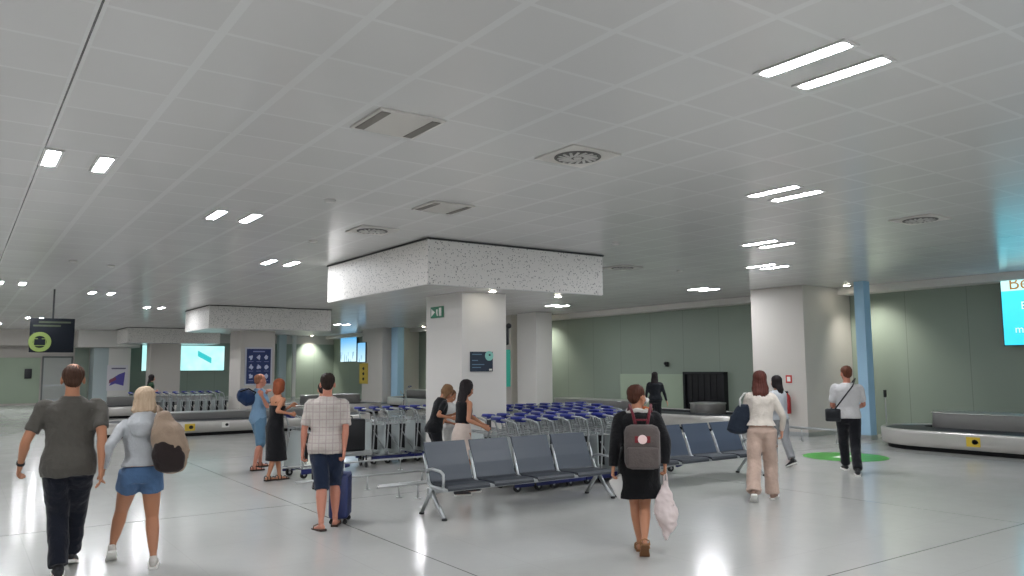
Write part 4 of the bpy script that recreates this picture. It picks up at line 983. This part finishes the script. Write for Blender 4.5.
# person in white between the two
c = pxfloor(449, 474); a = azim(c)+2.2; D = depth_of(c)
p = Person(c, a, 1.42, [(c+Vector((-.08, 0, 0)), 0, 0, 0), (c+Vector((.08, .05, 0)), 0, 0, 0)], [pxray(442, 424, D-.15), pxray(455, 424, D-.1)], female=True, skin_m=S_tan, voxel=.018, head_pitch=-.5)
p.make_body('person in a white top standing between the two women in black tops')
p.top('white_top', fabric('top_white', '#d5d5d3'), z0=.86, sleeves=(.8, .8), grow=.018, seed=13); p.pants('white_trousers', fabric('trousers_white', '#c9c8c4'), 1.9, seed=14); p.shoes(mat('shoe_white', '#c9c4bd', .6)); p.hair(hairmat('hair_brown2', '#49301f', '#73523a'), 'short')
# 8 woman with the grey backpack
c = pxfloor(641, 554); a = azim(c)-.05; D = depth_of(c)
lf, rf = pxfloor(645, 558), pxfloor(637, 550)
p = Person(c, a, 1.58, [(lf+_fw*.3+_r*.0, .0, .0, .0), (lf, .07, .75, .0)], [pxray(613, 470, D+.05), pxray(665, 466, D-.03)], lean=(0, .03), female=True, skin_m=S_tan, voxel=.0115, legw=1.12, build=1.14, elbow=((-.55, -.8, 0), (.55, -.8, 0)), head_yaw=-.75, hip_shift=(0, .06))
w8 = p; p.curl = (.9, 1.3)
p.make_body('woman in a black coat dress with a grey backpack walking away')
p.skirt('coat_dress', fabric('coat_black', '#0f0f12'), .565, .26, .18, z1=1.30, seed=15, grow=.036, amp=.012)
p.top('coat_top', fabric('coat_black', '#0f0f12'), z0=1.05, sleeves=(1.93, 1.93), grow=.036, seed=16, sg=.016)
p.shoes(mat('sandal_tan', '#8a6038', .6), mat('sandal_tan_sole', '#7a5230', .7), sandals=True)
p.hair(hairmat('hair_auburn', '#2c150e', '#54301f'), 'short')
k = p.k; M_hood = fabric('scarf_white', '#c9c5bf')
MB().tube([p.up(1.47)+Vector((.10*k*math.cos(q), -.01+.085*k*math.sin(q), .012*math.sin(3*q))) for q in [2*PI*j/16 for j in range(16)]], .026, 10, closed=True).build('white_scarf', M_hood, p.root)
MB().tube([p.up(1.50)+Vector((.06*k, .03, 0)), p.up(1.48)+Vector((.12*k, .0, .0)), p.up(1.40)+Vector((.12*k, .08*k, 0))], [.025, .034, .02], 10).build('orange_scarf', fabric('scarf_orange', '#c76a2e'), p.root)
MB().ball(p.up(1.49)+Vector((.135*k, .01, 0)), .026, 12).build('yellow_pompom', fabric('pompom_yellow', '#d6b23a'), p.root)
MB().tube([p.hp(.045, .098, .06), p.hp(.02, .115, .045), p.hp(0, .118, .03), p.hp(-.03, .11, .04)], .022, 10).build('face_mask', fabric('mask_white', '#d9dad8'), p.root)
bk = empty('backpack', p.world(.02, -.165, .90*k), -p.az, label='small grey backpack with a round white badge on a red patch', cat='backpack')
MB().box(-.165, .165, -.15, .0, .0, .41, .07).build('bag_body', fabric('pack_grey', '#5b5350'), bk)
MB().box(-.145, .145, -.19, -.145, .02, .21, .02).build('front_pocket', fabric('pack_grey', '#5b5350'), bk)
b = MB().box(-.07, .07, -.156, -.1495, .25, .31, .0); b.build('red_patch', fabric('patch_red', '#7c2a30'), bk)
MB().cyl((0, -.1565, .28), (0, -.162, .28), .042, 20).build('round_badge', mat('badge_pink_white', '#e6c9c6', .5), bk)
MB().tube([(-.05, -.05, .40), (-.05, -.05, .45), (.05, -.05, .45), (.05, -.05, .40)], .010, 8).build('top_handle', fabric('strap_maroon', '#6b2630'), bk)
for s_ in (-1, 1): MB().tube([(s_*.05, -.02, .38), (s_*.075, .02, .50), (s_*.10, .12, .58), (s_*.11, .22, .52), (s_*.11, .285, .38), (s_*.12, .24, .15), (s_*.14, .03, .03)], .014, 8).build('shoulder_strap', fabric('strap_maroon', '#6b2630'), bk)
# plastic bag in her right hand, paper in the left
q = p.M@(p.arms[1][2])+Vector((0, 0, -.06))
pb = empty('plastic_bag', q, -p.az, label='crumpled white plastic bag hanging from the backpack woman\'s right hand', cat='bag')
M_pb = mat('plastic_bag_white', '#cfc0bd', .45); M_pb.node_tree.nodes['Principled BSDF'].inputs['Subsurface Weight'].default_value = .0
bag_mesh('bag_body', [((0, 0, -.08), .02, .015, X_, (0, 0, -1)), ((-.01, 0, -.2), .07, .045, X_, (0, 0, -1)), ((-.0, 0, -.38), .12, .07, X_, (0, 0, -1)), ((.01, 0, -.48), .08, .05, X_, (0, 0, -1)), ((-.005, 0, -.60), .015, .015, X_, (0, 0, -1))], M_pb, .01, .02, 4, pb, 12)
MB().tube([(-.02, 0, -.12), (-.01, .0, -.02), (.0, 0, .01), (.012, 0, -.02), (.02, 0, -.12)], .008, 8).build('handle_loop', M_pb, pb)
q = p.M@(p.arms[0][2])+Vector((.03, 0, -.10))
o = MB().box(-.07, .07, -.02, .02, -.18, .02, .012).build('folder', mat('folder_white', '#cfcdca', .5), None, q, -p.az+.4); o.rotation_euler.y = -.5; tag(o, 'white folded papers in the backpack woman\'s left hand', 'papers')
# 9 woman in cream sweater
c = pxfloor(764, 500); a = azim(c); D = depth_of(c)
lf, rf = pxfloor(754, 503), pxfloor(773, 499)
p = Person(c, a, 1.69, [(lf, .06, .6, .1), (rf, 0, 0, -.2)], [pxray(752, 430, D+.35), pxray(782, 432, D+.15)], lean=(0, .02), female=True, skin_m=S_fair, voxel=.012, elbow=((-.8, -.6, 0), (.7, -.7, 0)), head_yaw=.1)
p.curl = (.8, .6)
p.make_body('woman in a cream sweater and beige trousers with a dark blue tote')
p.top('sweater', fabric('sweater_cream', '#d8cfc4'), z0=.94, sleeves=(1.9, 1.9), grow=.034, hipg=.02, seed=17, amp=.012)
p.pants('trousers', fabric('trousers_beige', '#c4ab9c'), 2.02, r=(.112, .094, .10), seed=18, amp=.011)
p.shoes(mat('shoe_taupe', '#8b6f60', .6), M_whi)
p.hair(hairmat('hair_red_brown', '#3a1c17', '#5e3228'), 'long', L=.30, w=.115)
k = p.k; q = p.world(-.25*k, -.02, .93*k)
tb = empty('tote_bag', q, -p.az+.1, label='dark blue tote bag on the sweater woman\'s left shoulder', cat='bag')
bag_mesh('bag_body', [((-.07, 0, .0), .14, .055, (1, 0, -.1), Z_), ((-.02, 0, .2), .13, .05, X_, Z_), ((.03, 0, .33), .085, .035, X_, Z_)], fabric('tote_navy', '#1f2835'), parent=tb)
MB().tube([(-.02, -.02, .31), (-.02, -.0, .42), (.04, .0, .50), (.09, .01, .50), (.09, .02, .42), (.06, .02, .31)], .012, 8).build('shoulder_strap', fabric('tote_strap_white', '#cfcfcb'), tb)
# 10 person in grey trousers behind her
c = pxfloor(781, 465); a = azim(c)-.75; D = depth_of(c)
lf, rf = pxfloor(773, 462), pxfloor(802, 469, .04)
p = Person(c, a, 1.66, [(lf, 0, 0, 0), (rf, .05, .4, 0)], [pxray(777, 420, D), pxray(784, 425, D+.2)], lean=(0, .03), female=True, skin_m=S_fair, voxel=.0155)
p.make_body('person in a white shirt and grey trousers striding behind the sweater woman')
p.top('white_shirt', fabric('shirt_white', '#c3c7cc'), z0=.92, sleeves=(1.8, 1.8), grow=.024, seed=19)
p.pants('trousers', fabric('trousers_grey', '#8f9092'), 1.93, r=(.1, .08, .07), seed=20)
p.shoes(mat('trainer_black', '#17181b', .5), M_whi)
p.hair(hairmat('hair_black', '#100d0e', '#2a2223'), 'long', L=.22, w=.085)
# 11 man in white with a crossbody bag
c = pxfloor(851, 473); a = azim(c)-.12; D = depth_of(c)
lf, rf = pxfloor(846, 470), pxfloor(858, 476)
p = Person(c, a, 1.84, [(lf, 0, 0, .1), (rf, 0, 0, -.1)], [pxray(838, 408, D+.40), pxray(858, 408, D+.40)], skin_m=S_pink, voxel=.0155, elbow=((-.5, -.7, -.8), (.5, -.7, -.8)), head_yaw=.25)
man11 = p; p.curl = (.8, .8)
p.make_body('man in a white T-shirt and black trousers with a crossbody bag')
p.top('t_shirt', fabric('tee_white', '#c9c8c8'), z0=.90, sleeves=(.8, .8), grow=.024, seed=21, hipg=.012)
p.pants('trousers', fabric('trousers_black2', '#13141a'), 1.97, r=(.1, .08, .072), seed=22)
p.shoes(mat('trainer_black', '#17181b', .5), M_whi)
p.hair(hairmat('hair_auburn2', '#3f2318', '#6b3f2c'), 'crop')
k = p.k; q = p.world(-.23*k, -.08, .80*k)
cb_ = empty('crossbody_bag', q, -p.az-.2, label='dark grey crossbody bag at the hip of the man in white', cat='bag')
MB().box(-.12, .12, -.05, .05, 0, .21, .025).build('bag_body', fabric('crossbody_grey', '#2f3236'), cb_)
MB().box(-.105, .105, -.064, -.048, .06, .19, .008).build('flap', fabric('crossbody_flap', '#26282b'), cb_)
def L_(v): return cb_.matrix_basis.inverted()@(p.M@Vector(v))
cb_.rotation_euler = (0, 0, -p.az-.2); bpy.context.view_layer.update()
MB().tube([L_((-.2*k, -.13, 1.0*k)), L_((-.07*k, -.17, 1.18*k)), L_((.07*k, -.145, 1.36*k)), L_((.12*k, -.06, 1.47*k)), L_((.11*k, .07, 1.44*k)), L_((0, .15, 1.25*k)), L_((-.14*k, .13, 1.1*k)), L_((-.25*k, .0, .99*k))], .011, 8).build('strap', M_black, cb_)
# 12 woman in dark clothes by the hatch
c = pxfloor(656, 432); a = azim(c)+.1; D = depth_of(c)
p = Person(c, a, 1.62, [(c+_r*-.09, 0, 0, 0), (c+_r*.1, 0, 0, 0)], [pxray(645, 404, D), pxray(667, 402, D)], female=True, skin_m=S_fair, voxel=.018, build=1.12)
p.make_body('woman in dark clothes with long dark hair facing the black hatch')
p.top('jacket', fabric('jacket_dark', '#1d2026'), z0=.86, sleeves=(1.9, 1.9), grow=.03, seed=23); p.pants('trousers', fabric('trousers_dark', '#1b1d22'), 1.95, seed=24); p.shoes(mat('shoe_black', '#17171a', .5)); p.hair(hairmat('hair_dark', '#0f0c0d', '#2b2224'), 'long', L=.34, w=.11)
# 13 far person in green behind the trolleys
q = pxray(149, 380, 26.4); c = Vector((q.x, q.y, 0)); a = azim(c)+1.2
p = Person(c, a, 1.60, [(c+_r*-.09, 0, 0, 0), (c+_r*.1, 0, 0, 0)], [pxray(155, 392, 26.2), pxray(156, 391, 26.5)], female=True, skin_m=S_fair, voxel=.018, lean=(0, .08))
p.make_body('distant person in a dark green top at the far trolley row')
p.top('green_top', fabric('top_green', '#24402a'), z0=.92, sleeves=(.9, .9), grow=.02, seed=25); p.pants('trousers', fabric('trousers_dark', '#1b1d22'), 1.9, seed=26); p.shoes(mat('shoe_black', '#17171a', .5)); p.hair(hairmat('hair_dark', '#0f0c0d', '#2b2224'), 'long', L=.3, w=.09)
# 14 person in black hidden behind the plaid shirt man
q = pxray(323, 380, 11.7); c = Vector((q.x, q.y, 0)); a = azim(c)
p = Person(c, a, 1.56, [(c+_r*-.09, 0, 0, 0), (c+_r*.1, 0, 0, 0)], [pxray(316, 425, 11.9), pxray(330, 425, 11.9)], skin_m=S_fair, voxel=.018, build=.95)
p.make_body('person in black mostly hidden behind the man in the plaid shirt')
p.top('black_shirt', fabric('shirt_black', '#131417'), z0=.92, sleeves=(1.6, 1.6), grow=.02, seed=27); p.pants('trousers', fabric('trousers_dark', '#1b1d22'), 1.9, seed=28); p.shoes(mat('shoe_black', '#17171a', .5)); p.hair(hairmat('hair_black', '#100d0e', '#2a2223'), 'crop')
